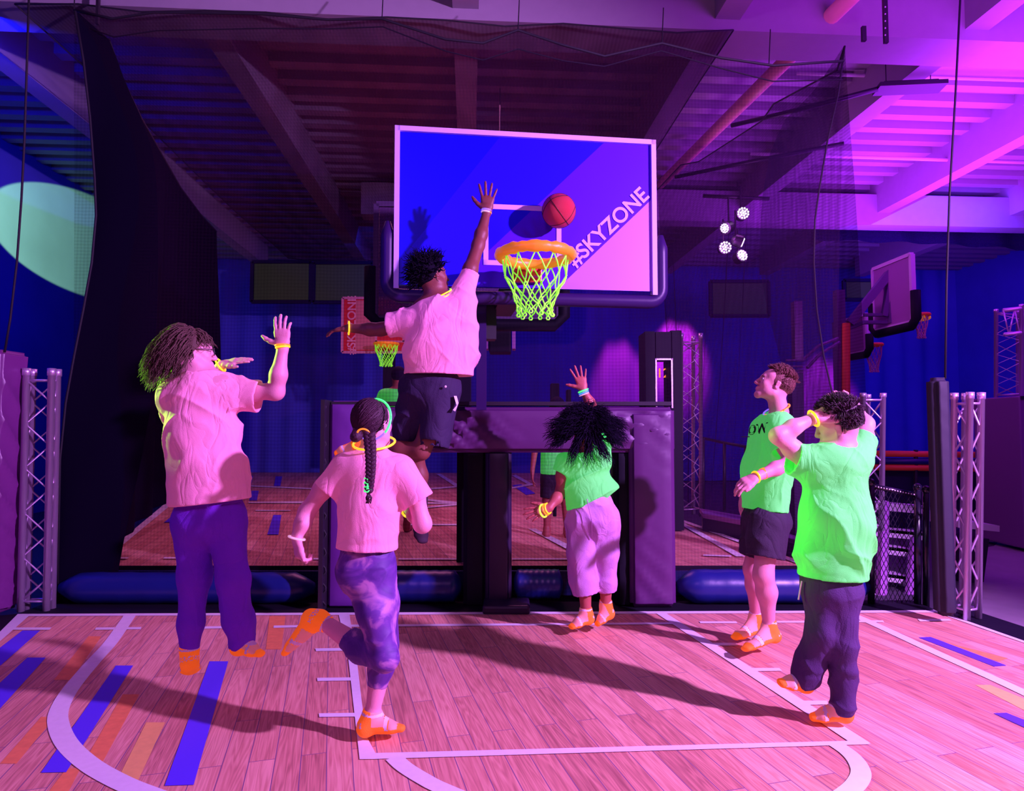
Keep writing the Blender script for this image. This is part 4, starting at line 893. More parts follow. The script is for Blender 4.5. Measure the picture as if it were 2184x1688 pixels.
def head(s, c, f, u, sc=1.0, neck=None, nr=.056, ears=True):
    c = V(c); f = nrm(f); u = V(u); u = nrm(u-f*u.dot(f)); r_ = np.cross(f, u); q = lambda x, y, z: c+(r_*x+f*y+u*z)*sc; S = lambda v: v*sc
    s.el(q(0, -.022, .030), q(0, -.018, .030), (S(.074), S(.086)), (S(.074), S(.086)), r_, k=.03, cap=S(.094))
    s.el(q(0, .03, .035), q(0, .045, -.055), (S(.063), S(.055)), (S(.044), S(.036)), r_, k=.03)
    s.el(q(-.035, .02, -.06), q(.035, .02, -.06), S(.03), k=.03)
    s.el(q(0, .070, -.098), q(0, .073, -.096), (S(.024), S(.020)), (S(.022), S(.018)), r_, k=.025)
    for e in (-1, 1):
        s.el(q(e*.052, -.005, -.055), q(e*.02, .062, -.095), S(.017), S(.014), k=.028)
        s.el(q(e*.035, .062, -.020), q(e*.030, .066, -.026), S(.020), k=.025)
    s.el(q(-.026, .080, .026), q(.026, .080, .026), S(.013), k=.016)
    for e in (-1, 1):
        s.cut(q(e*.031, .101, .004), q(e*.028, .101, .004), S(.014), k=.014)
        s.el(q(e*.031, .073, .004), q(e*.030, .073, .004), S(.0125), k=.006)
    s.el(q(0, .090, .014), q(0, .110, -.026), S(.008), S(.0118), k=.012)
    for e in (-1, 1): s.el(q(e*.010, .098, -.030), q(e*.011, .100, -.030), S(.0085), k=.008)
    s.el(q(-.016, .088, -.0525), q(.016, .088, -.0525), S(.0072), k=.007); s.el(q(-.014, .087, -.065), q(.014, .087, -.065), S(.0078), k=.008)
    s.cut(q(-.02, .099, -.059), q(.02, .099, -.059), S(.0022), k=.004)
    if ears:
        for e in (-1, 1):
            s.el(q(e*.077, -.010, .014), q(e*.074, -.004, -.026), (S(.017), S(.0075)), (S(.012), S(.007)), f, k=.006)
            s.cut(q(e*.086, -.006, .008), q(e*.083, -.002, -.012), S(.007), k=.005)
    if neck is not None: s.el(q(0, -.030, -.045), neck, S(nr), S(nr*1.12), k=.035)
    return dict(c=c, f=f, u=u, r=r_, q=q, sc=sc)
def foot_pts(an, toe, up, sc=1.0):
    an, toe, up = V(an), V(toe), nrm(up); f = nrm(toe-an); 
    return an, toe, up
def foot(s, heel, toe, an, sc=1.0, g=0.0, ax=None):
    """heel, toe: sole points; an: ankle joint"""
    heel, toe, an = V(heel), V(toe), V(an); f = nrm(toe-heel); up = an-heel; up = nrm(up-f*up.dot(f)); r_ = np.cross(f, up); L = np.linalg.norm(toe-heel)
    H = heel+f*.030*sc+up*.028*sc; Bl = toe-f*.065*sc+up*.020*sc; T = toe-f*.018*sc+up*.013*sc
    s.el(H, H+up*.01, .029*sc+g, k=.02)
    s.el(H, Bl, (.031*sc+g, .026*sc+g), (.042*sc+g, .019*sc+g), r_, k=.025)
    s.el(Bl, T, (.041*sc+g, .018*sc+g), (.032*sc+g, .0125*sc+g), r_, k=.02)
    s.el(an, heel+f*L*.55+up*.038*sc, .033*sc+g, (.024*sc+g), k=.03)
    s.el(an, H, .034*sc+g, .028*sc+g, k=.03)
    return f, up
def limb(s, pts, k=.03, ax=None, flat=None):
    for i in range(len(pts)-1):
        (a, ra), (b_, rb) = pts[i], pts[i+1]; s.el(a, b_, ra, rb, ax, k, flat=(flat if i == len(pts)-2 else None))
def cloth_open(s, a, b_, ra, rb, ax=None, wall=.0105):
    """hollow the open end b of a sleeve or a leg"""
    t = nrm(V(b_)-V(a)); q = lambda r_: tuple(x-wall for x in r_) if isinstance(r_, tuple) else r_-wall
    L_ = np.linalg.norm(V(b_)-V(a)); f_ = min(1, .04/L_); mixr = tuple(x+(y-x)*f_ for x, y in zip(rb, ra)) if isinstance(rb, tuple) else rb+(ra-rb)*f_
    s.cut(V(b_)-t*.04, V(b_)+t*.03, q(mixr), q(rb), ax if ax is not None else np.cross(t, V((.3, .5, .8))), k=.003, cap=.01)
SKL = lambda nm, c, em=0: mat(nm, c, .5, var=.06, vscale=20, bump=.12, bscale=180, emit=c if em else None, es=em)
SKIN_L = SKL('skin_light', (.80, .36, .44)); SKIN_D = SKL('skin_dark', (.20, .055, .045)); SKIN_B = SKL('skin_brown', (.42, .10, .09)); SKIN_M = SKL('skin_medium', (.74, .32, .42))
SKIN_L2 = SKL('skin_fair', (.70, .30, .36))
def cloth_bump(m, sc=5.0, dist=.022, st=.6):
    nt = m.node_tree; N = nt.nodes; L = nt.links; b = N['Principled BSDF']; tc = N.new('ShaderNodeTexCoord'); mp = N.new('ShaderNodeMapping'); mp.inputs['Rotation'].default_value = (.2, .65, .1); mp.inputs['Scale'].default_value = (1.5, 1.5, .8)
    n = N.new('ShaderNodeTexNoise'); n.inputs['Scale'].default_value = sc; n.inputs['Detail'].default_value = 2.5; n.inputs['Distortion'].default_value = 1.1; L.new(tc.outputs['Object'], mp.inputs[0]); L.new(mp.outputs[0], n.inputs['Vector'])
    a = N.new('ShaderNodeMath'); a.operation = 'SUBTRACT'; a.inputs[1].default_value = .5; L.new(n.outputs['Fac'], a.inputs[0]); c = N.new('ShaderNodeMath'); c.operation = 'ABSOLUTE'; L.new(a.outputs[0], c.inputs[0])
    p = N.new('ShaderNodeMath'); p.operation = 'POWER'; p.inputs[1].default_value = .7; L.new(c.outputs[0], p.inputs[0])
    bp = N.new('ShaderNodeBump'); bp.inputs['Strength'].default_value = st; bp.inputs['Distance'].default_value = dist; L.new(p.outputs[0], bp.inputs['Height'])
    old = b.inputs['Normal'].links[0].from_node if b.inputs['Normal'].is_linked else None
    if old: L.new(old.outputs[0], bp.inputs['Normal'])
    L.new(bp.outputs[0], b.inputs['Normal']); return m
CORAL = mat('coral_fluorescent_cotton', (.86, .36, .54), .85, emit=(1, .16, .36), es=.11, bump=.25, bscale=350)
GREEN = mat('green_fluorescent_cotton', (.13, .92, .17), .85, emit=(.06, 1, .10), es=.30, bump=.25, bscale=350)
cloth_bump(CORAL); cloth_bump(GREEN)
SOCK = mat('orange_sock', (.95, .20, .02), .8, emit=(1, .13, .0), es=.42, bump=.4, bscale=300); SOCKM = mat('sock_mesh_panel', (.88, .36, .34), .8, emit=(1, .25, .15), es=.12); SOCKW = mat('sock_white_print', (.9, .72, .85), .8)
GLOW = {n: mat('glow_'+n, c, .3, emit=c, es=e) for n, c, e in (('yellow', (1, .62, .02), 1.0), ('green', (.08, 1, .22), .9), ('orange', (1, .25, .02), 1.0), ('blue', (.05, .35, 1), .9), ('violet', (.28, .15, 1), .9), ('pink', (.95, .5, .75), .5), ('lime', (.55, 1, .05), .95), ('white', (.85, .6, .9), .4))}
def ring(c, n, r_, tr, m, parent, name, ry=None, ax=None, arcs=None):
    c = Vector(c); n = Vector(n).normalized(); u = (Vector(ax)-n*Vector(ax).dot(n)).normalized() if ax is not None else n.orthogonal().normalized(); v = n.cross(u); ry = ry or r_
    mats_ = [m] if not isinstance(m, list) else m; b = MB(); N_ = 48
    pts = [c+u*r_*math.cos(2*math.pi*k/N_)+v*ry*math.sin(2*math.pi*k/N_) for k in range(N_)]
    if len(mats_) == 1: b.tube(pts, tr, 8, closed=True)
    else:
        seg = N_//len(mats_)
        for i in range(len(mats_)): b.tube([pts[(i*seg+k) % N_] for k in range(seg+1)], tr, 8, i)
    return b.build(name, mats_, parent, smooth=True)
def hair_tufts(parent, m, gen, n, seed, name='hair', nseg=5, sides=3, base=None):
    rng = random.Random(seed); b = MB()
    if base: b.v, b.f, b.m = base
    for _ in range(n):
        g = gen(rng)
        if g is None: continue
        pts, r0 = g; k = len(pts); b.tube(pts, [r0*(1-.85*i/(k-1)) for i in range(k)], sides, caps=False)
    return b
def hair_object(parent, m, sdf, gens, seed=1, name='hair', disp=None):
    b = MB()
    vs, fs = sdf.run()
    if disp is not None: pass
    b.v = [tuple(v) for v in vs]; b.f = [tuple(int(i) for i in f) for f in fs]; b.m = [0]*len(b.f)
    rng = random.Random(seed)
    for gen, n in gens:
        for _ in range(n):
            g = gen(rng)
            if g is None: continue
            pts, r0 = g; k = len(pts); b.tube(pts, [r0*(1-.8*i/(k-1)) for i in range(k)], 3, caps=False)
    return b.build(name, m, parent, smooth=True)
def rdir(rng):
    while True:
        v = Vector((rng.uniform(-1, 1), rng.uniform(-1, 1), rng.uniform(-1, 1)))
        if .05 < v.length < 1: return v.normalized()
def sock(parent, heel, toe, an, top, rtop, sc=1.0, name='sock', look=0):
    s = SDF(.0055); f, up = foot(s, heel, toe, an, sc, .0045); an, top = V(an), V(top)
    s.el(an, top, .036*sc+.004, rtop, k=.02, flat=(0, 1)); H = V(heel); L = np.linalg.norm(V(toe)-H); t2 = nrm(top-an); lt = np.linalg.norm(top-an)
    def mi(c):
        x = (c-H)@f/L; z = (c-H)@up; r_ = np.zeros(len(c))
        r_[(x > .30) & (x < .56) & (z > .030*sc)] = 1; r_[(x > .66) & (x < .84) & (z > .016*sc)] = 1
        r_[(x > .57) & (x < .65) & (z > .012*sc)] = 2
        w_ = (c-an)@t2; r_[(w_ > lt-.016) & (w_ < lt-.006)] = 2
        side_ = np.abs((c-H)@np.cross(f, up)); r_[(x < .12) & (z > .030*sc) & (z < .052*sc) & (np.sin(z*900)+np.sin(side_*700) > .2)] = 2
        return r_
    vs, fs = s.run(); return npmesh(name, vs, fs, [SOCK, SOCKM, SOCKW], parent, mi=mi)
def body_mesh(s, m, parent): vs, fs = s.run(); return npmesh('body', vs, fs, m, parent, smooth_it=1)
def cloth(s, name, m, parent, disp=None, mi=None):
    vs, fs = s.run(); cuts = [o for o in s.ops if o[0] == 's']
    def dd(q):
        r_ = disp(q)
        for o in cuts:
            a, t = o[1], nrm(o[2]-o[1]); w_ = (q-a)@t; rad = np.linalg.norm(q-a-w_[:, None]*t, axis=1); rm = max(*o[3], *o[4])
            r_ = np.where(rad < rm*1.35, r_*np.clip(-w_/.06, 0, 1), r_) if True else r_
        return r_
    return npmesh(name, vs, fs, m, parent, dd if disp is not None else None, 2, mi)
def px_r(npx, d): return npx/FPX*d
def person(label, loc): return thing('person', label, 'person', loc)
def cap_sdf(H, g=.010, back=True, front=.045, h=.006, low=-.03):
    s = SDF(h); q = H['q']; sc = H['sc']
    s.el(q(0, -.024, .034), q(0, -.020, .034), (.074*sc+g, .086*sc+g), (.074*sc+g, .086*sc+g), H['r'], cap=.094*sc+g)
    s.plane(q(0, front, .055), H['f']*.9-H['u']*.35)
    s.plane(q(0, -.02, low+.035), -H['u']*.64+H['f']*.77)
    return s
# ---------------------------------------------------------------- 1. boy with glasses and shoulder-length hair, jumping at left
def person_glasses():
    d = 3.33; p = lambda x, y, dd=0: P(x, y, d+dd); root = person('person in coral t-shirt and indigo sweatpants with glasses, hands raised, jumping at left', G(440, 1503))
    s = SDF(.0052)
    H = head(s, p(410, 754, -.01), (.84, .54, .04), (-.06, .05, 1), .98, p(420, 812, .02))
    shL, shR = p(372, 836, -.02), p(492, 832, .02)
    s.el(p(385, 838), p(482, 836), .062, k=.05); s.el(p(432, 830), p(436, 940), (.165, .10), (.145, .10), (1, .2, 0), k=.06); s.el(p(436, 940), p(447, 1075), (.13, .095), (.135, .10), (1, .1, 0), k=.06)
    elR, wrR = p(588, 836, .02), p(603, 742, .0); limb(s, [(shR, .052), (p(540, 836, .03), .046), (elR, .040)]); limb(s, [(elR, .041), (p(594, 800, .0), .040), (wrR, (.027, .021))], ax=(1, 0, 0))
    hand(s, wrR, p(601, 685)-p(603, 742), (0, -1, .15), -1, .12, (.22, .25, .28, .38), (.9, .35), 1.0)
    elL, wrL = p(420, 850, .45), p(472, 779, .42); limb(s, [(shL, .050), (p(395, 850, .25), .046), (elL, .042), (wrL, .026)])
    hand(s, wrL, p(533, 760, .42)-p(468, 778, .42), (-.1, -.5, .85), 1, .10, (.10, .12, .15, .2), (.5, .9), 1.0)
    for hp, kn, an in ((p(417, 1088), p(414, 1230), p(404, 1385)), (p(480, 1088), p(497, 1235, -.03), p(516, 1366, .0))):
        limb(s, [(hp, .074), (kn, .046), (V(kn)*.7+V(an)*.3, .044), (an, .033)])
    hL, tL = p(403, 1404, -.02), p(409, 1441, .05); foot(s, p(404, 1425, -.06), p(407, 1440, .12), p(404, 1385)); foot(s, p(495, 1392, .0), p(561, 1402, -.04), p(516, 1366))
    body_mesh(s, SKIN_M, root)
    # t-shirt
    s = SDF(.0062); X = nrm((1, .12, 0))
    s.el(p(384, 846), p(482, 842), .072, k=.05)
    s.el(p(424, 836), p(430, 930), (.158, .115), (.170, .135), X, k=.05); s.el(p(430, 930), p(447, 1068), (.168, .135), (.186, .150), X, k=.05, flat=(0, 1))
    s.el(p(445, 1000), p(448, 1068), (.178, .14), (.196, .150), X, k=.03, flat=(0, 1))
    slA, slB = p(492, 840, .02), p(553, 846, .03); s.el(slA, slB, .074, .086, k=.05, flat=(0, 1))
    s.el(p(368, 850), p(376, 890, .22), .070, .075, k=.05, flat=(0, 1))
    cloth_open(s, slA, slB, .074, .086); s.cut(p(447, 1050), p(448, 1080), (.184, .138), (.184, .138), X, k=.003); s.cut(p(424, 800, .01), p(422, 832, .01), .066, k=.02)
    s.cut(p(376, 885, .20), p(377, 895, .26), .066, k=.003)
    f1, f2 = folds((.75, 0, -.65), .013, 8, 1), folds((-.5, .2, -.8), .006, 14, 2)
    sh = cloth(s, 'shirt', CORAL, root, lambda q: f1(q)+f2(q))
    b = MB(); b.tube([p(481, 812, -.055), p(487, 850, -.06), p(488, 880, -.065)], .0022, 5); b.build('sleeve_seam', CORAL, sh, smooth=True)
    # sweatpants
    PUR = mat('indigo_sweatpants', (.19, .02, .66), .85, bump=.3, bscale=250)
    s = SDF(.0062)
    s.el(p(447, 1070), p(447, 1110), (.150, .11), (.176, .130), X, k=.05)
    limb(s, [(p(414, 1100), .088), (p(414, 1230), .074), (p(407, 1330), .058), (p(405, 1368), .050)], .04); limb(s, [(p(482, 1100), .090), (p(497, 1235, -.03), .072), (p(511, 1325), .062), (p(514, 1348), .050)], .04)
    s.el(p(405, 1366), p(405, 1397), .046, .044, k=.006, flat=(0, 1)); s.el(p(514, 1345), p(517, 1376), .048, .047, k=.006, flat=(0, 1))
    f1, f2 = folds((.2, 0, -1), .012, 7, 4), folds((.9, 0, -.5), .008, 12, 5)
    tr = cloth(s, 'trousers', PUR, root, lambda q: f1(q)+f2(q)*np.clip((.75-q[:, 2])*3, .25, 1))
    sock(root, p(404, 1425, -.06), p(407, 1440, .12), p(404, 1385), p(404, 1378), .038); sock(root, p(495, 1392), p(561, 1402, -.04), p(516, 1366), p(517, 1360), .038)
    # hair
    HM = mat('brown_wavy_hair', (.10, .055, .045), .6, bump=.4, bscale=90, spec=.2)
    hs = cap_sdf(H, .016, low=-.06); cc = Vector(H['c']); F, U, Rr = [Vector(H[k]) for k in ('f', 'u', 'r')]
    def gen(rng):
        v = rdir(rng); x, y, z = v.dot(Rr), v.dot(F), v.dot(U)
        if y > .15 and z < .35: return None
        if y > .75 or z < -.5: return None
        st = cc+F*-.022+U*.030+Rr*x*.084+F*y*.100+U*z*.096
        L = rng.uniform(.13, .21) if y < .1 else rng.uniform(.05, .10); dr = (v*.9+U*.25+Vector((-.25, 0, 0))*(y < .3)).normalized(); pts = [st]; ph = rng.uniform(0, 6); q = st
        for i in range(7):
            dr = (dr*.66+Vector((0, 0, -1))*.42+(-F*.10 if y < .3 else F*.10)).normalized()
            wv = Rr*math.sin(ph+i*1.3)*.006+F*math.cos(ph+i*1.5)*.006
            q = q+dr*L/7; w_ = q-(cc+F*-.02)
            if w_.length < .112: q = cc+F*-.02+w_.normalized()*.112
            pts.append(q+wv*(i/4+.3))
        return pts, rng.uniform(.0028, .0048)
    hair_object(root, HM, hs, [(gen, 2600)], 3)
    # glasses
    q = H['q']; GL = mat('glasses_frame', (.03, .03, .04), .3); b = MB()
    for e in (-1, 1): b.tube([q(e*.032+.024*math.cos(a), .101+(.004*math.cos(a)*e*-1), .004+.018*math.sin(a)) for a in [2*math.pi*k/24 for k in range(24)]], .0022, 6, closed=True); b.tube([q(e*.058, .098, .010), q(e*.079, .05, .010), q(e*.083, -.005, .008)], .0022, 6)
    b.tube([q(-.009, .108, .006), q(.009, .108, .006)], .002, 6); g_ = b.build('glasses', GL, root, smooth=True)
    ring(wrR+Vector((-.002, 0, .012)), P(601, 690, d)-P(605, 745, d), .034, .0055, GLOW['orange'], root, 'glow_bracelet', .030); ring(wrR+Vector((0, 0, .002)), P(599, 690, d)-P(606, 745, d), .034, .0045, GLOW['yellow'], root, 'glow_bracelet', .030)
    ring(wrL+Vector((.0, -.01, .0)), Vector((.8, 0, .5)), .041, .0055, GLOW['yellow'], root, 'glow_bracelet')
    ring(p(424, 806, -.01), (.15, -.25, 1), .094, .0045, [GLOW['green'], GLOW['orange'], GLOW['violet'], GLOW['green']], root, 'glow_necklace')
# ---------------------------------------------------------------- 2. jumper reaching for the rim
def person_jumper():
    d = 4.15; p = lambda x, y, dd=0: P(x, y, d+dd); root = person('person in coral t-shirt and dark shorts leaping with one arm stretched toward the rim', G(905, 1385))
    s = SDF(.0054)
    H = head(s, p(922, 590, .0), (.80, .58, .16), (-.22, .1, .95), .98, p(940, 642, .0))
    shL, shR = p(868, 682), p(985, 628, .02)
    s.el(p(882, 688), p(978, 640), .062, k=.05); X = nrm((1, .1, .25)); s.el(p(935, 660), p(935, 740), (.165, .1), (.14, .1), X, k=.06); s.el(p(935, 740), p(925, 830), (.125, .095), (.135, .10), (1, 0, 0), k=.06)
    elR, wrR = p(1020, 523, .10), p(1038, 452, .17); limb(s, [(shR, .056), (p(1003, 575, .02), .046), (elR, .040)]); limb(s, [(elR, .040), (p(1026, 500, .12), .040), (wrR, (.027, .020))], ax=(1, 0, 0))
    hand(s, wrR, p(1041, 395)-p(1037, 452), (0, -1, .05), -1, .34, (.03, .03, .03, .04), (.95, .75), 1.12)
    elL, wrL = p(812, 703, .05), p(744, 700, .12); limb(s, [(shL, .052), (p(840, 696, .02), .048), (elL, .040), (p(790, 703, .07), .040), (wrL, .027)])
    hand(s, wrL, p(700, 708, .16)-p(744, 702, .12), (-.1, -.3, .95), 1, .12, (.2, .22, .28, .3), (.4, .9), 1.0)
    hA, kA, aA = p(945, 830), p(898, 962, -.05), p(765, 955, .10); limb(s, [(hA, .088), (p(925, 900, -.03), .078), (kA, .056)], .03); limb(s, [(kA, .055), (p(855, 962, .0), .060), (aA, .036)], .03)
    foot(s, p(772, 940, .16), p(715, 972, .16), aA)
    hB, kB, aB = p(893, 830, .05), p(885, 970, .12), p(897, 1108, .2); limb(s, [(hB, .088), (kB, .056), (p(893, 1015, .15), .058), (aB, .036)], .03)
    foot(s, p(890, 1128, .24), p(902, 1162, .14), aB)
    body_mesh(s, SKIN_D, root)
    s = SDF(.0062)
    s.el(p(880, 692), p(980, 650), .074, k=.05); s.el(p(936, 668), p(940, 740), (.170, .12), (.205, .14), X, k=.06); s.el(p(938, 740), p(936, 801), (.205, .14), (.222, .155), (1, 0, -.04), k=.04, flat=(0, 1))
    aL, bL = p(876, 688), p(828, 694, .02); s.el(aL, bL, .078, .082, k=.05, flat=(0, 1)); aR, bR = p(980, 650), p(1004, 580, .02); s.el(aR, bR, .080, .058, k=.05, flat=(0, 1))
    s.el(p(992, 650), p(995, 760), .062, .07, k=.05)
    cloth_open(s, aL, bL, .07, .082); cloth_open(s, aR, bR, .07, .058); s.cut(p(936, 790), p(935, 815), (.212, .144), (.212, .144), (1, 0, -.04), k=.003); s.cut(p(936, 600), p(940, 642), .062, k=.02)
    f1, f2 = folds((-.55, 0, -.8), .016, 7, 11), folds((.7, 0, -.6), .007, 12, 12)
    cloth(s, 'shirt', CORAL, root, lambda q: f1(q)+f2(q))
    SHN = mat('navy_purple_shorts', (.022, .008, .055), .8, bump=.3, bscale=200)
    s = SDF(.0062); s.el(p(919, 808), p(920, 838), (.145, .11), (.170, .13), (1, 0, 0), k=.05)
    s.el(p(940, 830), p(925, 955, -.04), (.125, .12), (.096, .115), (1, 0, -.3), k=.05, flat=(0, 1)); s.el(p(893, 830, .04), p(868, 935, .10), (.12, .12), (.085, .12), (1, 0, 0), k=.05, flat=(0, 1))
    s.cut(p(925, 940, -.05), p(920, 975, -.05), (.085, .104), (.085, .104), (1, 0, -.3), k=.003)
    f1 = folds((-.3, 0, -1), .016, 7, 14); f2 = folds((.7, 0, -.6), .010, 11, 15)
    so = cloth(s, 'shorts', SHN, root, lambda q: f1(q)+f2(q))
    b = MB(); b.ball(p(950, 825, -.145), .008, 0, 10, 6); b.build('button', SOCKW, so, smooth=True)
    b = MB(); b.sheet([[p(968, 845, -.12), p(974, 845, -.08)], [p(974, 865, -.12), p(978, 860, -.08)], [p(966, 875, -.14), p(971, 878, -.10)]]); b.build('pocket_tab', SOCKW, so)
    sock(root, p(772, 940, .16), p(715, 972, .16), aA, p(785, 955, .09), .046)
    DSK = mat('dark_sock', (.03, .01, .03), .8); s = SDF(.006); foot(s, p(890, 1128, .24), p(902, 1162, .14), aB, 1, .005); s.el(aB, p(894, 1035, .16), .041, .062, k=.03, flat=(0, 1)); cloth(s, 'sock', DSK, root)
    HM = mat('black_coiled_hair', (.006, .003, .014), .8, spec=.1, bump=.6, bscale=140)
    hs = cap_sdf(H, .022, low=-.05); cc = Vector(H['c']); F, U, Rr = [Vector(H[k]) for k in ('f', 'u', 'r')]
    def gen(rng):
        v = rdir(rng); x, y, z = v.dot(Rr), v.dot(F), v.dot(U)
        if (y > .5 and z < .5) or (z < -.3 and y > -.1) or z < -.62: return None
        st = cc-F*.022+U*.030+Rr*x*.080+F*y*.098+U*z*.094; pts = []; L = rng.uniform(.045, .085); ph = rng.uniform(0, 6); a1 = v.orthogonal().normalized(); a2 = v.cross(a1); bend = rdir(rng)*.25
        for i in range(7):
            t_ = i/6; pts.append(st+v*L*t_+bend*L*t_*t_+(a1*math.cos(ph+t_*9)+a2*math.sin(ph+t_*9))*.006)
        return pts, rng.uniform(.0045, .0070)
    hair_object(root, HM, hs, [(gen, 900)], 5)
    ring(wrR+Vector((0, 0, .01)), (.08, 0, 1), .033, .006, GLOW['violet'], root, 'glow_bracelet', .027); ring(wrR+Vector((-.002, 0, -.004)), (.1, 0, 1), .033, .006, [GLOW['orange'], GLOW['pink'], GLOW['white'], GLOW['orange']], root, 'glow_bracelet', .028)
    ring(wrL+Vector((.0, 0, .0)), (1, .3, 0), .042, .0055, GLOW['yellow'], root, 'glow_bracelet')
    ring(p(934, 634, -.0), (-.34, -.38, .86), .105, .0055, [GLOW['green'], GLOW['lime'], GLOW['yellow'], GLOW['green']], root, 'glow_necklace'); ring(p(936, 630, -.0), (-.42, -.30, .86), .098, .005, [GLOW['green'], GLOW['green'], GLOW['yellow'], GLOW['lime']], root, 'glow_necklace')
# ---------------------------------------------------------------- 3. girl running, braid
def person_braid():
    d = 3.02; p = lambda x, y, dd=0: P(x, y, d+dd); root = person('person with long dark braid, coral t-shirt and marbled purple leggings, running in the foreground', G(795, 1562))
    s = SDF(.005)
    H = head(s, p(797, 905, .02), (.45, .88, .10), (-.05, -.02, 1), .93, p(796, 965, .03), nr=.048)
    shL, shR = p(728, 990), p(862, 995); X = nrm((1, .1, 0))
    s.el(p(740, 996), p(850, 1000), .052, k=.05); s.el(p(793, 1000), p(790, 1080), (.135, .085), (.115, .085), X, k=.06); s.el(p(790, 1080), p(786, 1185), (.105, .08), (.10, .085), X, k=.06)
    elL, wrL = p(655, 1092, .02), p(633, 1148, -.02); limb(s, [(shL, .045), (p(690, 1042), .042), (elL, .036), (p(645, 1118, -.01), .033), (wrL, .024)]); hand(s, wrL, p(637, 1205, -.04)-p(632, 1150, -.02), (-.8, -.5, 0), V((0, -1, 0)), .02, (1.0, 1.1, 1.1, 1.1), (.3, 1.0), .93, .5)
    elR, wrR = p(901, 1118, .0), p(862, 1075, .28); limb(s, [(shR, .045), (p(885, 1055), .042), (elR, .038), (p(884, 1098, .14), .034), (wrR, .024)]); hand(s, wrR, (-.3, .3, .9), (.9, .3, .3), -1, .05, (.7, .8, .9, .9), (.3, 1), .92)
    hS, kS, aS = p(797, 1205), p(822, 1375, -.02), p(793, 1528, .02); limb(s, [(hS, .082), (p(806, 1290), .074), (kS, .050), (p(812, 1425, .02), .050), (aS, .031)])
    foot(s, p(766, 1568), p(865, 1560, .0), aS, .95)
    hR_, kR, aR = p(778, 1208, .04), p(822, 1405, -.10), p(682, 1322, .06); limb(s, [(hR_, .080), (p(800, 1310, -.06), .066), (kR, .046), (p(765, 1378, -.02), .049), (aR, .031)])
    foot(s, p(660, 1300, .07), p(601, 1395, .08), aR, .95)
    body_mesh(s, SKIN_L, root)
    s = SDF(.0058)
    s.el(p(738, 1004), p(850, 1008), .062, k=.05); s.el(p(793, 1004), p(788, 1090), (.142, .10), (.130, .10), X, k=.06); s.el(p(788, 1090), p(783, 1170), (.128, .10), (.140, .125), X, k=.05, flat=(0, 1))
    aL, bL = p(735, 1000), p(697, 1047); s.el(aL, bL, .060, .068, k=.04, flat=(0, 1)); a2, b2 = p(857, 1004), p(894, 1070); s.el(a2, b2, .062, .074, k=.04, flat=(0, 1))
    cloth_open(s, aL, bL, .06, .068); cloth_open(s, a2, b2, .06, .074); s.cut(p(783, 1155), p(782, 1185), (.130, .115), (.130, .115), X, k=.003); s.cut(p(796, 950, .02), p(795, 972, .02), .054, k=.02)
    f1, f2 = folds((.85, 0, .4), .013, 9, 21), folds((.3, 0, -.9), .006, 13, 22); zt = p(790, 1060).z
    cloth(s, 'shirt', CORAL, root, lambda q: f1(q)*np.clip((zt-q[:, 2])*6+.45, .3, 1.2)+f2(q))
    # leggings
    m = bpy.data.materials.new('marbled_leggings'); m.use_nodes = True; nt = m.node_tree; N_ = nt.nodes; L = nt.links; bs = N_['Principled BSDF']; bs.inputs['Roughness'].default_value = .6
    tc = N_.new('ShaderNodeTexCoord'); nz = N_.new('ShaderNodeTexNoise'); nz.inputs['Scale'].default_value = 6; nz.inputs['Detail'].default_value = 8; nz.inputs['Distortion'].default_value = 2.2; L.new(tc.outputs['Object'], nz.inputs['Vector'])
    cr = N_.new('ShaderNodeValToRGB'); e = cr.color_ramp.elements; e[0].position = .40; e[0].color = (.075, .018, .22, 1); e[1].position = .66; e[1].color = (.42, .19, .44, 1); k_ = e.new(.55); k_.color = (.13, .035, .30, 1); L.new(nz.outputs['Fac'], cr.inputs[0]); L.new(cr.outputs[0], bs.inputs['Base Color'])
    s = SDF(.0058); s.el(p(783, 1172, .01), p(785, 1210, .02), (.117, .102), (.128, .12), X, k=.05); s.el(p(754, 1222, -.02), p(758, 1230, -.02), .070, k=.06)
    limb(s, [(p(800, 1210), .086), (p(812, 1290, -.01), .080), (kS, .055), (p(812, 1425, .02), .055), (p(804, 1464, .02), .044)], .03, flat=(0, 1))
    limb(s, [(p(776, 1215, .03), .090), (p(800, 1310, -.06), .074), (kR, .056), (p(770, 1382, -.02), .060), (p(742, 1360, .01), .052)], .03, flat=(0, 1))
    f1 = folds((1, 0, .2), .004, 16, 24); cloth(s, 'leggings', m, root, f1)
    sock(root, p(766, 1568), p(865, 1560), aS, p(794, 1515, .02), .038, .95); sock(root, p(660, 1300, .07), p(601, 1395, .08), aR, p(700, 1334, .05), .040, .95)
    # hair, headband and braid
    HM = mat('dark_smooth_hair', (.05, .014, .035), .5, bump=.5, bscale=120, spec=.3)
    hs = cap_sdf(H, .008, front=.05, low=-.075); q = H['q']; hs.el(q(-.02, -.10, -.04), q(-.02, -.118, -.05), .030, .026, k=.02)
    hs.ops.insert(2, hs.ops.pop()); cc = Vector(H['c']); F, U, Rr = [Vector(H[k]) for k in ('f', 'u', 'r')]; tail = Vector(q(-.02, -.10, -.03))
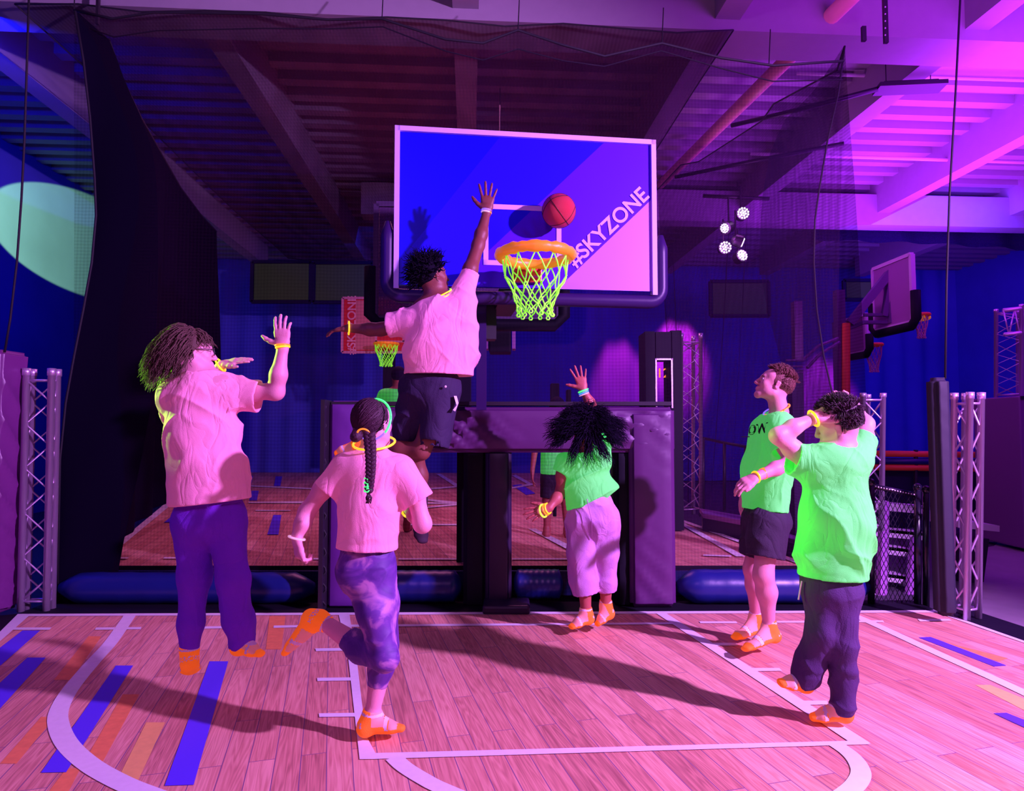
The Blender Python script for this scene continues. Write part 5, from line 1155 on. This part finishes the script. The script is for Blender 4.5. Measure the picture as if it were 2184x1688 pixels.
    def gen(rng):
        v = rdir(rng); x, y, z = v.dot(Rr), v.dot(F), v.dot(U)
        if y > .35 or z < -.5: return None
        pts = []
        for i in range(8):
            t_ = i/7; a = (cc-F*.022+U*.032+Rr*x*.080+F*y*.096+U*z*.094); m_ = a.lerp(tail, t_); w_ = m_-(cc-F*.022+U*.02); w_.normalize(); x2, y2, z2 = w_.dot(Rr), w_.dot(F), w_.dot(U)
            pts.append(cc-F*.022+U*.030+Rr*x2*.0785+F*y2*.0975+U*z2*.0925)
        return pts, rng.uniform(.002, .0035)
    hair_object(root, HM, hs, [(gen, 500)], 6)
    b = MB(); A_ = p(787, 925, -.12); B_ = p(786, 1052, -.175); n_ = 15
    for k in range(n_):
        t0_ = k/n_; w_ = .020*(1-.40*t0_)+.002
        for e in (-1, 1):
            t_ = t0_+(.5/n_ if e > 0 else 0); c = A_.lerp(B_, t_)+Vector((.012*math.sin(t_*3), -.012*math.sin(t_*3.14), 0)); c2 = c+Vector((e*w_*.26, 0, 0)); dr = Vector((-e*.8, -.25, -.75)); vs0 = len(b.v); st = c2-dr*w_*.9; en = c2+dr*w_*.9
            b.tube([st, st.lerp(en, .25)+Vector((e*.004, -.006, 0)), st.lerp(en, .5)+Vector((e*.005, -.010, 0)), st.lerp(en, .75)+Vector((e*.002, -.008, 0)), en], [w_*.35, w_*.58, w_*.62, w_*.58, w_*.35], 8)
    for k in range(14): b.tube([B_, B_+Vector((random.Random(k).uniform(-.015, .015), 0, -.02)), B_+Vector((random.Random(k+50).uniform(-.012, .012), -.005, -.045))], [.004, .003, .001], 4)
    br_ = b.build('braid', HM, root, smooth=True)
    b = MB(); rg = random.Random(3)
    for k in range(9):
        c = A_.lerp(B_, .74+k*.027)+Vector((0, -.014, 0)); w_ = .017; b.tube([c+Vector((-w_, .005, rg.uniform(-.01, .01))), c+Vector((0, -.008, rg.uniform(-.006, .006))), c+Vector((w_, .005, rg.uniform(-.01, .01)))], .0032, 6)
    b.build('braid_tie', GLOW['green'], br_, smooth=True)
    b = MB(); c = p(775, 925, -.125); b.tube([c+Vector((.026*math.cos(a), .0-.018*math.sin(a)*.6, .020*math.sin(a))) for a in [math.pi*(.0+k/14) for k in range(14)]], .0042, 8); b.build('hair_tie', GLOW['orange'], br_, smooth=True)
    # glow headband round the back of the head
    hb = ring(p(796, 895, -.035), (-.22, -.92, .30), .085, .0055, [GLOW['green'], GLOW['green'], GLOW['green'], GLOW['green'], GLOW['blue'], GLOW['violet'], GLOW['violet'], GLOW['green']], root, 'glow_headband', .098, ax=(1, -.2, .1))
    ring(p(798, 945, .0), (0, -.32, .95), .097, .0055, GLOW['yellow'], root, 'glow_necklace', .088)
    ring(wrL, (.25, .1, 1), .036, .005, GLOW['pink'], root, 'glow_bracelet'); ring(wrR+Vector((.01, 0, -.03)), (.7, -.4, .2), .034, .006, GLOW['yellow'], root, 'glow_bracelet')
# ---------------------------------------------------------------- 4. player with loose curly hair near the frame
def person_curls():
    d = 4.55; p = lambda x, y, dd=0: P(x, y, d+dd); root = person('person with flying black curls, green t-shirt and rolled lilac trousers, one arm raised', G(1262, 1342))
    s = SDF(.0055)
    H = head(s, p(1246, 915, .02), (-.35, .93, .1), (-.05, 0, 1), .96, p(1244, 972, .03))
    shL, shR = p(1203, 986), p(1284, 976); X = nrm((1, 0, .1))
    s.el(p(1214, 990), p(1276, 984), .055, k=.05); s.el(p(1245, 992), p(1252, 1045), (.14, .09), (.115, .085), X, k=.06); s.el(p(1252, 1045), p(1264, 1095), (.11, .085), (.125, .10), X, k=.06)
    elL, wrL = p(1198, 1046, .02), p(1171, 1084, -.08); limb(s, [(shL, .047), (p(1200, 1016), .044), (elL, .038), (p(1187, 1064, -.03), .036), (wrL, .025)]); hand(s, wrL, p(1122, 1100, -.12)-p(1171, 1084, -.08), (.2, -.85, .5), 1, .30, (.15, .15, .18, .2), (.6, .75), .98)
    elR, wrR = p(1272, 888, .10), p(1244, 832, .05); limb(s, [(shR, .048), (p(1284, 930, .08), .042), (elR, .038), (p(1258, 860, .08), .036), (wrR, .025)]); hand(s, wrR, p(1228, 778)-p(1240, 830), (0, -1, .1), -1, .36, (.03, .03, .04, .04), (1.0, .55), .98, -.05)
    hL, kL, aL = p(1247, 1100), p(1243, 1180, -.03), p(1250, 1308, .0); hR_, kR, aR = p(1282, 1095), p(1292, 1180, -.02), p(1292, 1292, .05)
    for a, b_, c in ((hL, kL, aL), (hR_, kR, aR)): limb(s, [(a, .082), (b_, .054), (V(b_)*.7+V(c)*.3, .054), (c, .034)])
    foot(s, p(1264, 1326, .02), p(1215, 1343, -.06), aL, .95); foot(s, p(1309, 1312, .06), p(1272, 1338, .0), aR, .95)
    body_mesh(s, SKIN_B, root)
    s = SDF(.0062); s.el(p(1212, 994), p(1276, 988), .066, k=.05); s.el(p(1246, 996), p(1252, 1045), (.148, .105), (.148, .11), X, k=.06); s.el(p(1252, 1040), p(1263, 1062), (.155, .12), (.182, .150), (1, 0, .24), k=.04, flat=(0, 1))
    s.el(p(1282, 1030), p(1297, 1052), .06, .075, k=.05, flat=(0, 1))
    aA, bA = p(1205, 990), p(1199, 1008); s.el(aA, bA, .066, .070, k=.04, flat=(0, 1)); cloth_open(s, aA, bA, .06, .070); a2, b2 = p(1280, 980), p(1286, 945, .05); s.el(a2, b2, .062, .066, k=.04, flat=(0, 1)); cloth_open(s, a2, b2, .06, .066)
    s.cut(p(1245, 962, .02), p(1245, 976, .02), .058, k=.02)
    f1, f2 = folds((.8, 0, .5), .018, 8, 31), folds((0, 0, -1), .008, 13, 32); cloth(s, 'shirt', GREEN, root, lambda q: f1(q)+f2(q))
    LIL = mat('lilac_trousers', (.60, .30, .66), .8, bump=.3, bscale=200)
    s = SDF(.0062); s.el(p(1262, 1080), p(1264, 1108), (.130, .105), (.178, .140), X, k=.05); s.el(p(1282, 1110, -.04), p(1284, 1122, -.04), .085, k=.06)
    la = [(p(1245, 1110), .105), (p(1240, 1180, -.02), .100), (p(1245, 1240), .092), (p(1250, 1266), .093)]; lb = [(p(1285, 1108), .105), (p(1292, 1180, -.02), .084), (p(1294, 1240, .02), .068), (p(1295, 1260, .03), .066)]
    limb(s, la, .03, flat=(0, 1)); limb(s, lb, .03, flat=(0, 1)); cloth_open(s, la[2][0], la[3][0], .092, .093); cloth_open(s, lb[2][0], lb[3][0], .068, .066)
    f1, f2 = folds((.25, 0, -1), .022, 7, 34), folds((.8, 0, -.7), .012, 11, 35); tr = cloth(s, 'trousers', LIL, root, lambda q: f1(q)+f2(q))
    b = MB(); b.tube([p(1252, 1065, -.15), p(1262, 1110, -.175), p(1262, 1150, -.12)], .003, 5); b.build('rear_seam', LIL, tr, smooth=True)
    sock(root, p(1264, 1326, .02), p(1215, 1343, -.06), aL, p(1249, 1296), .042, .95); sock(root, p(1309, 1312, .06), p(1272, 1338, .0), aR, p(1292, 1280, .05), .042, .95)
    hs = cap_sdf(H, .03, low=-.08, front=.06); cc = Vector(H['c']); F, U, Rr = [Vector(H[k]) for k in ('f', 'u', 'r')]
    def gen(rng):
        v = rdir(rng); x, y, z = v.dot(Rr), v.dot(F), v.dot(U)
        if y > .5 and z < .6: return None
        if z < -.55: return None
        st = cc-F*.022+U*.030+Rr*x*.085+F*y*.095+U*z*.095; L = rng.uniform(.12, .22); ph = rng.uniform(0, 6); pts = []; q = st
        dr = (v*1.0+Vector((math.copysign(.85, v.x) if abs(v.x) > .15 else rng.uniform(-.8, .8), 0, 0))-U*.12).normalized(); a1 = dr.orthogonal().normalized(); a2 = dr.cross(a1)
        if z > .5: L *= .7
        if z < -.1 and abs(v.x) < .6: dr = (dr+Vector((0, -.25, -1.0))).normalized(); L *= 1.1
        for i in range(9):
            t_ = i/8; q = st+dr*L*t_+Vector((0, 0, -.05*t_*t_)); w_ = .004+.008*t_; pts.append(q+(a1*math.cos(ph+t_*13)+a2*math.sin(ph+t_*13))*w_)
        return pts, rng.uniform(.003, .0055)
    hair_object(root, mat('black_curly_hair', (.007, .003, .018), .8, spec=.1), hs, [(gen, 3600)], 8)
    ring(wrR+Vector((0, 0, -.006)), p(1228, 790)-p(1246, 838), .034, .006, GLOW['green'], root, 'glow_bracelet', .031, ax=(1, 0, .4)); ring(wrR+Vector((.004, 0, -.02)), p(1228, 790)-p(1246, 838), .035, .005, GLOW['blue'], root, 'glow_bracelet', .031); ring(wrR+Vector((.006, 0, -.032)), p(1228, 790)-p(1246, 838), .036, .004, GLOW['pink'], root, 'glow_bracelet', .031)
    ring(p(1159, 1090, -.10), (.75, -.55, .25), .042, .0065, GLOW['lime'], root, 'glow_bracelet'); ring(p(1165, 1087, -.09), (.75, -.5, .3), .038, .005, GLOW['orange'], root, 'glow_bracelet'); ring(p(1169, 1085, -.085), (.75, -.5, .3), .035, .005, GLOW['yellow'], root, 'glow_bracelet')
    b = MB()
    for x, y in ((1289, 915), (1286, 926), (1284, 941), (1268, 950), (1255, 948), (1290, 932)): b.ball(p(x, y, -.11), .009, 0, 8, 6, (1.3, 1, .8))
    b.build('hair_bead', GLOW['green'], root, smooth=True)
# ---------------------------------------------------------------- 5. man looking up
def person_upward():
    d = 4.17; p = lambda x, y, dd=0: P(x, y, d+dd); root = person('person in green t-shirt and black shorts standing side-on and looking up at right', G(1620, 1390))
    s = SDF(.005)
    H = head(s, p(1650, 822, .0), (-.93, .12, .42), (.42, 0, .93), .98, p(1662, 880, .02), nr=.054)
    shN, shF = p(1660, 915, -.13), p(1652, 915, .22); X = nrm((1, .15, 0))
    s.el(p(1656, 912, -.08), p(1650, 912, .18), .062, k=.05); s.el(p(1645, 930, .05), p(1634, 1000, .05), (.115, .165), (.115, .145), X, k=.06); s.el(p(1634, 1000, .05), p(1635, 1100, .03), (.11, .135), (.098, .135), X, k=.06)
    elN, wrN = p(1688, 985, -.22), p(1612, 1018, -.32); limb(s, [(shN, .050), (p(1675, 955, -.2), .046), (elN, .040), (p(1655, 1000, -.27), .039), (wrN, (.027, .022))]); hand(s, wrN, p(1552, 1048, -.36)-p(1612, 1018, -.32), (-.2, -.55, .8), -1, .05, (.35, .4, .5, .6), (.3, .9), .98)
    elF, wrF = p(1625, 1000, .26), p(1588, 1052, .22); limb(s, [(shF, .048), (elF, .040), (wrF, .027)]); hand(s, wrF, p(1582, 1104, .2)-p(1588, 1052, .22), (-.9, -.3, 0), 1, .05, (.3, .3, .35, .4), (.2, 1), .98)
    for hp, kn, an in ((p(1640, 1110, -.04), p(1628, 1228, -.08), p(1640, 1337, -.03)), (p(1625, 1110, .15), p(1606, 1215, .16), p(1612, 1318, .20))):
        s.el(hp, kn, .080, .057, k=.03); s.el(kn, V(kn)*.68+V(an)*.32+V((.010, .0, 0)), .054, .058, k=.04); s.el(V(kn)*.68+V(an)*.32+V((.010, 0, 0)), an, .057, .033, k=.04)
    fN, fF = (p(1661, 1365, -.02), p(1587, 1391, -.16), p(1640, 1337, -.03)), (p(1627, 1347, .22), p(1564, 1366, .10), p(1612, 1318, .20)); foot(s, *fN); foot(s, *fF)
    body_mesh(s, SKIN_L2, root)
    s = SDF(.006); s.el(p(1660, 906, -.07), p(1652, 906, .17), .074, k=.05); s.el(p(1645, 925, .05), p(1636, 1000, .05), (.122, .180), (.132, .175), X, k=.06); s.el(p(1636, 1000, .05), p(1631, 1089, .04), (.135, .175), (.124, .180), (1, .15, -.06), k=.05, flat=(0, 1))
    aA, bA = p(1662, 918, -.12), p(1672, 965, -.19); s.el(aA, bA, .068, .078, k=.05, flat=(0, 1)); cloth_open(s, aA, bA, .068, .078); a2, b2 = p(1651, 918, .2), p(1640, 965, .25); s.el(a2, b2, .066, .076, k=.05, flat=(0, 1)); cloth_open(s, a2, b2, .066, .076)
    s.cut(p(1662, 850, .02), p(1657, 874, .02), .060, k=.02); s.cut(p(1631, 1075, .04), p(1630, 1100, .04), (.116, .172), (.116, .172), X, k=.003)
    f1, f2 = folds((.9, 0, -.3), .012, 9, 41), folds((0, 0, -1), .008, 12, 42); cl = cloth(s, 'shirt', GREEN, root, lambda q: f1(q)+f2(q))
    INK = mat('black_shirt_print', (.01, .01, .02), .7); n_ = Vector((-.55, -.83, .12)); xd = Vector((.83, -.55, 0)); 
    tm = text_mesh('shirt_print', 'OW', .085, INK, cl, M4(xd, xd.cross(-n_).normalized()*-1 if False else n_.cross(xd).normalized(), n_, p(1606, 912, -.10)), .001, .003)
    from mathutils.bvhtree import BVHTree
    bt = BVHTree.FromPolygons([v.co[:] for v in cl.data.vertices], [f.vertices[:] for f in cl.data.polygons])
    for v in tm.data.vertices:
        o_ = v.co+n_*.3; h_ = bt.ray_cast(o_, -n_)
        if h_[0] is not None: v.co = h_[0]+n_*.003
    b = MB(); b.box(p(1590, 932, -.085), (.05, .006, .006), 0, (xd, xd.cross(Vector((0, 0, 1))), Vector((0, 0, 1)))); b.build('small_print', INK, cl)
    BSH = mat('black_shorts', (.022, .008, .035), .8, bump=.3, bscale=200); s = SDF(.006)
    s.el(p(1632, 1078, .04), p(1633, 1110, .04), (.105, .15), (.122, .175), X, k=.05); lA = [(p(1640, 1115, -.05), (.125, .105)), (p(1632, 1190, -.08), (.118, .105))]; lB = [(p(1624, 1115, .14), (.12, .105)), (p(1610, 1186, .16), (.105, .10))]
    limb(s, lA, .03, X, flat=(0, 1)); limb(s, lB, .03, X, flat=(0, 1)); cloth_open(s, lA[0][0], lA[1][0], (.118, .105), (.118, .105), X); cloth_open(s, lB[0][0], lB[1][0], (.105, .1), (.105, .1), X)
    f1, f2 = folds((.3, 0, -1), .013, 8, 44), folds((.9, 0, -.4), .008, 12, 45); cloth(s, 'shorts', BSH, root, lambda q: f1(q)+f2(q))
    sock(root, *fN, p(1641, 1322, -.03), .042); sock(root, *fF, p(1612, 1303, .20), .042)
    HM = mat('auburn_short_hair', (.16, .045, .05), .6, bump=.5, bscale=110); hs = cap_sdf(H, .006, front=.055, low=-.085); cc = Vector(H['c']); F, U, Rr = [Vector(H[k]) for k in ('f', 'u', 'r')]
    def gen(rng):
        v = rdir(rng); x, y, z = v.dot(Rr), v.dot(F), v.dot(U)
        if (y > .55 and z < .62) or z < -.42 or (z < .40 and y > .05): return None
        st = cc-F*.022+U*.032+Rr*x*.074+F*y*.090+U*z*.092; L = .012 if z < .35 else rng.uniform(.022, .040)
        dr = (v+F*(.7 if z > .4 else -.3)).normalized(); a1 = v.orthogonal().normalized(); ph = rng.uniform(0, 6)
        return [st+dr*L*i/4+v*.010*math.sin(i/4*3)*(L*25)+a1*.003*math.sin(ph+i*1.6) for i in range(5)], rng.uniform(.002, .0034)
    hair_object(root, HM, hs, [(gen, 2600)], 9)
    q = H['q']; b = MB()
    for e in (-1, 1): b.ball(q(e*.031, .079, .004), .0105, 0, 14, 9)
    b.build('eye', mat('eye_white', (.75, .6, .7), .3), root, smooth=True)
    b = MB()
    for e in (-1, 1): b.ball(q(e*.032, .0865, .005), .0048, 0, 10, 7)
    b.build('iris', mat('eye_dark', (.03, .015, .02), .2), root, smooth=True)
    b = MB()
    for e in (-1, 1): b.tube([q(e*(.018+.007*i), .0945-.002*i*i*.5, .022+.002*math.sin(i*1.2)) for i in range(5)], [.002, .0032, .0032, .0028, .0015], 6)
    b.build('eyebrow', HM, root, smooth=True)
    ring(wrN+Vector((.0, .0, .0)), V(wrN)-V(p(1688, 985, -.22)), .031, .0055, GLOW['yellow'], root, 'glow_bracelet', .034)
    b = MB(); c_ = V(wrN)*.78+V(elN)*.22; t_ = nrm(V(elN)-V(wrN)); u_ = nrm(np.cross(t_, V((0, 0, 1)))); v_ = np.cross(t_, u_); rows = [[c_+t_*w_+(u_*math.cos(a)*.033+v_*math.sin(a)*.033) for a in [2*math.pi*k/32 for k in range(33)]] for w_ in (-.010, .010)]; b.sheet(rows); b.sheet([[V(x)+0 for x in r_] for r_ in rows[::-1]])
    b.build('wristband', GLOW['orange'], root, smooth=True)
    ring(p(1656, 874, .02), (-.42, -.12, .90), .082, .005, [GLOW['blue'], GLOW['violet'], GLOW['orange'], GLOW['orange']], root, 'glow_necklace', .088, ax=(1, 0, .45))
# ---------------------------------------------------------------- 6. boy with hands on his head
def person_hands_on_head():
    d = 3.16; p = lambda x, y, dd=0: P(x, y, d+dd); root = person('person in long green t-shirt and dark joggers, hands on the back of the head, rightmost', G(1770, 1535))
    s = SDF(.005)
    H = head(s, p(1786, 908, .02), (-.80, .52, -.26), (-.22, -.12, .97), .94, p(1789, 972, .02), nr=.052)
    shL, shR = p(1722, 985, .0), p(1830, 965, .04); X = nrm((1, .05, 0))
    s.el(p(1738, 988), p(1818, 975, .03), .056, k=.05); s.el(p(1780, 990, .02), p(1778, 1080, .02), (.135, .095), (.125, .095), X, k=.06); s.el(p(1778, 1080, .02), p(1772, 1235, .02), (.12, .09), (.115, .092), X, k=.06)
    elL, wrL = p(1659, 930, -.04), p(1735, 893, -.02); limb(s, [(shL, .048), (p(1690, 958), .043), (elL, .036), (p(1692, 912, -.03), .035), (wrL, (.026, .021))]); hand(s, wrL, p(1795, 868, -.04)-p(1735, 893, -.02), (-.15, -.8, .6), 1, .18, (.25, .25, .3, .35), (.45, .9), .95)
    elR, wrR = p(1846, 905, .16), p(1822, 868, .26); limb(s, [(shR, .048), (p(1843, 935, .1), .043), (elR, .038), (wrR, .026)]); hand(s, wrR, (-.7, 0, .35), (.3, .8, .6), -1, .15, (.3, .3, .3, .3), (.4, .9), .95)
    hL, kL, aL = p(1752, 1245, .02), p(1752, 1350, .0), p(1716, 1448, .05); hR_, kR, aR = p(1794, 1245, .0), p(1796, 1380, -.02), p(1797, 1508, .0)
    for a, b_, c in ((hL, kL, aL), (hR_, kR, aR)): limb(s, [(a, .074), (b_, .046), (V(b_)*.7+V(c)*.3, .044), (c, .031)])
    fL, fR = (p(1727, 1474, .06), p(1658, 1462, .04), aL), (p(1817, 1536, -.01), p(1726, 1536, .04), aR); foot(s, *fL, .95); foot(s, *fR, .95)
    body_mesh(s, SKIN_L, root)
    s = SDF(.0062); s.el(p(1735, 994), p(1820, 982, .03), .068, k=.05); s.el(p(1781, 992, .02), p(1778, 1090, .02), (.150, .112), (.144, .115), X, k=.06); s.el(p(1778, 1090, .02), p(1776, 1231, .02), (.145, .115), (.163, .135), (1, .05, -.08), k=.05, flat=(0, 1))
    aA, bA = p(1735, 994), p(1690, 978, .0); s.el(aA, bA, .078, .082, k=.05, flat=(0, 1)); cloth_open(s, aA, bA, .078, .082); a2, b2 = p(1822, 978, .04), p(1842, 935, .1); s.el(a2, b2, .075, .068, k=.05, flat=(0, 1)); cloth_open(s, a2, b2, .075, .066)
    s.cut(p(1788, 952, .02), p(1788, 972, .02), .058, k=.02); s.cut(p(1776, 1218, .02), p(1775, 1245, .02), (.152, .124), (.152, .124), X, k=.003)
    f1, f2 = folds((.55, 0, -1), .022, 7, 51), folds((.85, 0, -.4), .010, 11, 52); cloth(s, 'shirt', GREEN, root, lambda q: f1(q)+f2(q))
    JOG = mat('dark_violet_joggers', (.055, .018, .105), .8, bump=.3, bscale=220); s = SDF(.006); s.el(p(1773, 1215, .02), p(1773, 1258, .02), (.130, .105), (.142, .115), X, k=.05)
    limb(s, [(p(1754, 1262, .02), .080), (p(1752, 1350, .0), .070), (p(1727, 1415, .04), .060), (p(1718, 1440, .05), .058), (p(1714, 1462, .05), .048)], .03, flat=(0, 1)); limb(s, [(p(1792, 1262, .0), .082), (p(1797, 1380, -.02), .062), (p(1799, 1460, .0), .052), (p(1798, 1490, .0), .046), (p(1797, 1519, .0), .044)], .03, flat=(0, 1))
    f1, f2 = folds((.1, 0, -1), .014, 7, 54), folds((.9, 0, -.3), .008, 14, 55); tr = cloth(s, 'joggers', JOG, root, lambda q: f1(q)+f2(q))
    b = MB(); b.sheet([[p(1712, 1240, .0), p(1706, 1252, .0)], [p(1708, 1262, .0), p(1704, 1280, .0)]]); b.tube([p(1710, 1240, .0), p(1706, 1262, .0), p(1703, 1280, .0)], .004, 6); b.build('pocket_lining', SOCKW, tr)
    sock(root, *fL, p(1718, 1436, .05), .040, .95); sock(root, *fR, p(1797, 1500, .0), .040, .95)
    HM = mat('dark_brown_short_hair', (.055, .018, .045), .5, bump=.5, bscale=110); hs = cap_sdf(H, .008, front=.055, low=-.035); cc = Vector(H['c']); F, U, Rr = [Vector(H[k]) for k in ('f', 'u', 'r')]
    def gen(rng):
        v = rdir(rng); x, y, z = v.dot(Rr), v.dot(F), v.dot(U)
        if (y > .6 and z < .6) or z < -.45 or (z < .35 and y > .0): return None
        st = cc-F*.022+U*.032+Rr*x*.075+F*y*.090+U*z*.092; L = .014 if z < .2 else rng.uniform(.025, .045)
        dr = (v*.8+F*.25-U*(.6 if z < .4 else -.2)+Rr*.4*rng.uniform(-1, 1)).normalized()
        return [st+dr*L*i/4+v*.012*math.sin(i/4*3) for i in range(5)], rng.uniform(.0018, .0034)
    hair_object(root, HM, hs, [(gen, 3200)], 12)
    ring(wrL+Vector((0.0, 0, .0)), p(1795, 868)-p(1735, 893), .040, .006, GLOW['yellow'], root, 'glow_bracelet', .036)
    ring(p(1786, 958, .0), (-.15, -.2, 1), .072, .0045, GLOW['orange'], root, 'glow_necklace')
# ---------------------------------------------------------------- far players on the rear court
def person_far(px, ytop, d, label, shirt, yf, pose=0):
    p = lambda x, y, dd=0: P(px+x, ytop+y, d+dd); k = d/7.0; root = person(label, P(px, yf, d)); s = SDF(.010); U_ = 200/k
    q = lambda x, y, dd=0: Vector(P(px, ytop, d))+Vector((x, dd, -y))
    H = head(s, q(0, .12), (-.2, .9, 0), (0, 0, 1), .95, q(0, .24)); s.el(q(-.13, .32), q(.13, .32), .06, k=.05); s.el(q(0, .34), q(0, .80), (.15, .1), (.14, .11), (1, 0, 0), k=.06)
    s.el(q(-.17, .33), q(-.24, .58), .045, .036); s.el(q(-.24, .58), q(-.27, .80, -.1), .036, .024); s.el(q(.17, .33), q(.22, .56), .045, .036); s.el(q(.22, .56), q(.20, .78, .1), .036, .024)
    hand(s, q(-.27, .80, -.1), (0, 0, -1), (-1, 0, 0), 1); hand(s, q(.20, .78, .1), (0, 0, -1), (1, 0, 0), 1)
    L = (Vector(P(px, ytop, d)).z-.22)
    for e in (-1, 1): s.el(q(e*.08, .80), q(e*.10, L*.74), .085, .055, k=.03); s.el(q(e*.10, L*.74), q(e*.11, L-.09), .055, .035, k=.03); foot(s, q(e*.11, L-.005, -.04), q(e*.12, L-.005, .19), q(e*.11, L-.08))
    body_mesh(s, SKIN_B, root)
    s = SDF(.010); s.el(q(-.13, .335), q(.13, .335), .075, k=.05); s.el(q(0, .36), q(0, .84), (.17, .125), (.18, .14), (1, 0, 0), k=.05, flat=(0, 1)); s.el(q(-.17, .33), q(-.22, .50), .07, .08, k=.04, flat=(0, 1)); s.el(q(.17, .33), q(.21, .50), .07, .08, k=.04, flat=(0, 1)); cloth(s, 'shirt', shirt, root)
    s = SDF(.010); s.el(q(0, .82), q(0, .90), (.165, .13), (.17, .13), (1, 0, 0), k=.04)
    for e in (-1, 1): s.el(q(e*.08, .88), q(e*.10, L*.72), .10, .085, k=.03, flat=(0, 1))
    cloth(s, 'shorts', MATS['black_shorts'], root)
    s = cap_sdf(H, .014, h=.009, low=-.06); vs, fs = s.run(); npmesh('hair', vs, fs, MATS['black_curly_hair'], root)
for n_ in ('green_fluorescent_cotton',): pass
person_glasses(); person_jumper(); person_braid(); person_curls(); person_upward(); person_hands_on_head()
person_far(1187, 848, 7.2, 'distant person in green t-shirt behind the net, mostly hidden by the player with flying curls', GREEN, 1120)
person_far(850, 783, 7.6, 'distant person in green t-shirt behind the padded frame, mostly hidden by the leaping player', GREEN, 1110)

for n_ in ('indigo_sweatpants', 'navy_purple_shorts', 'lilac_trousers', 'black_shorts', 'dark_violet_joggers'): cloth_bump(MATS[n_], 4.5, .03, .5)
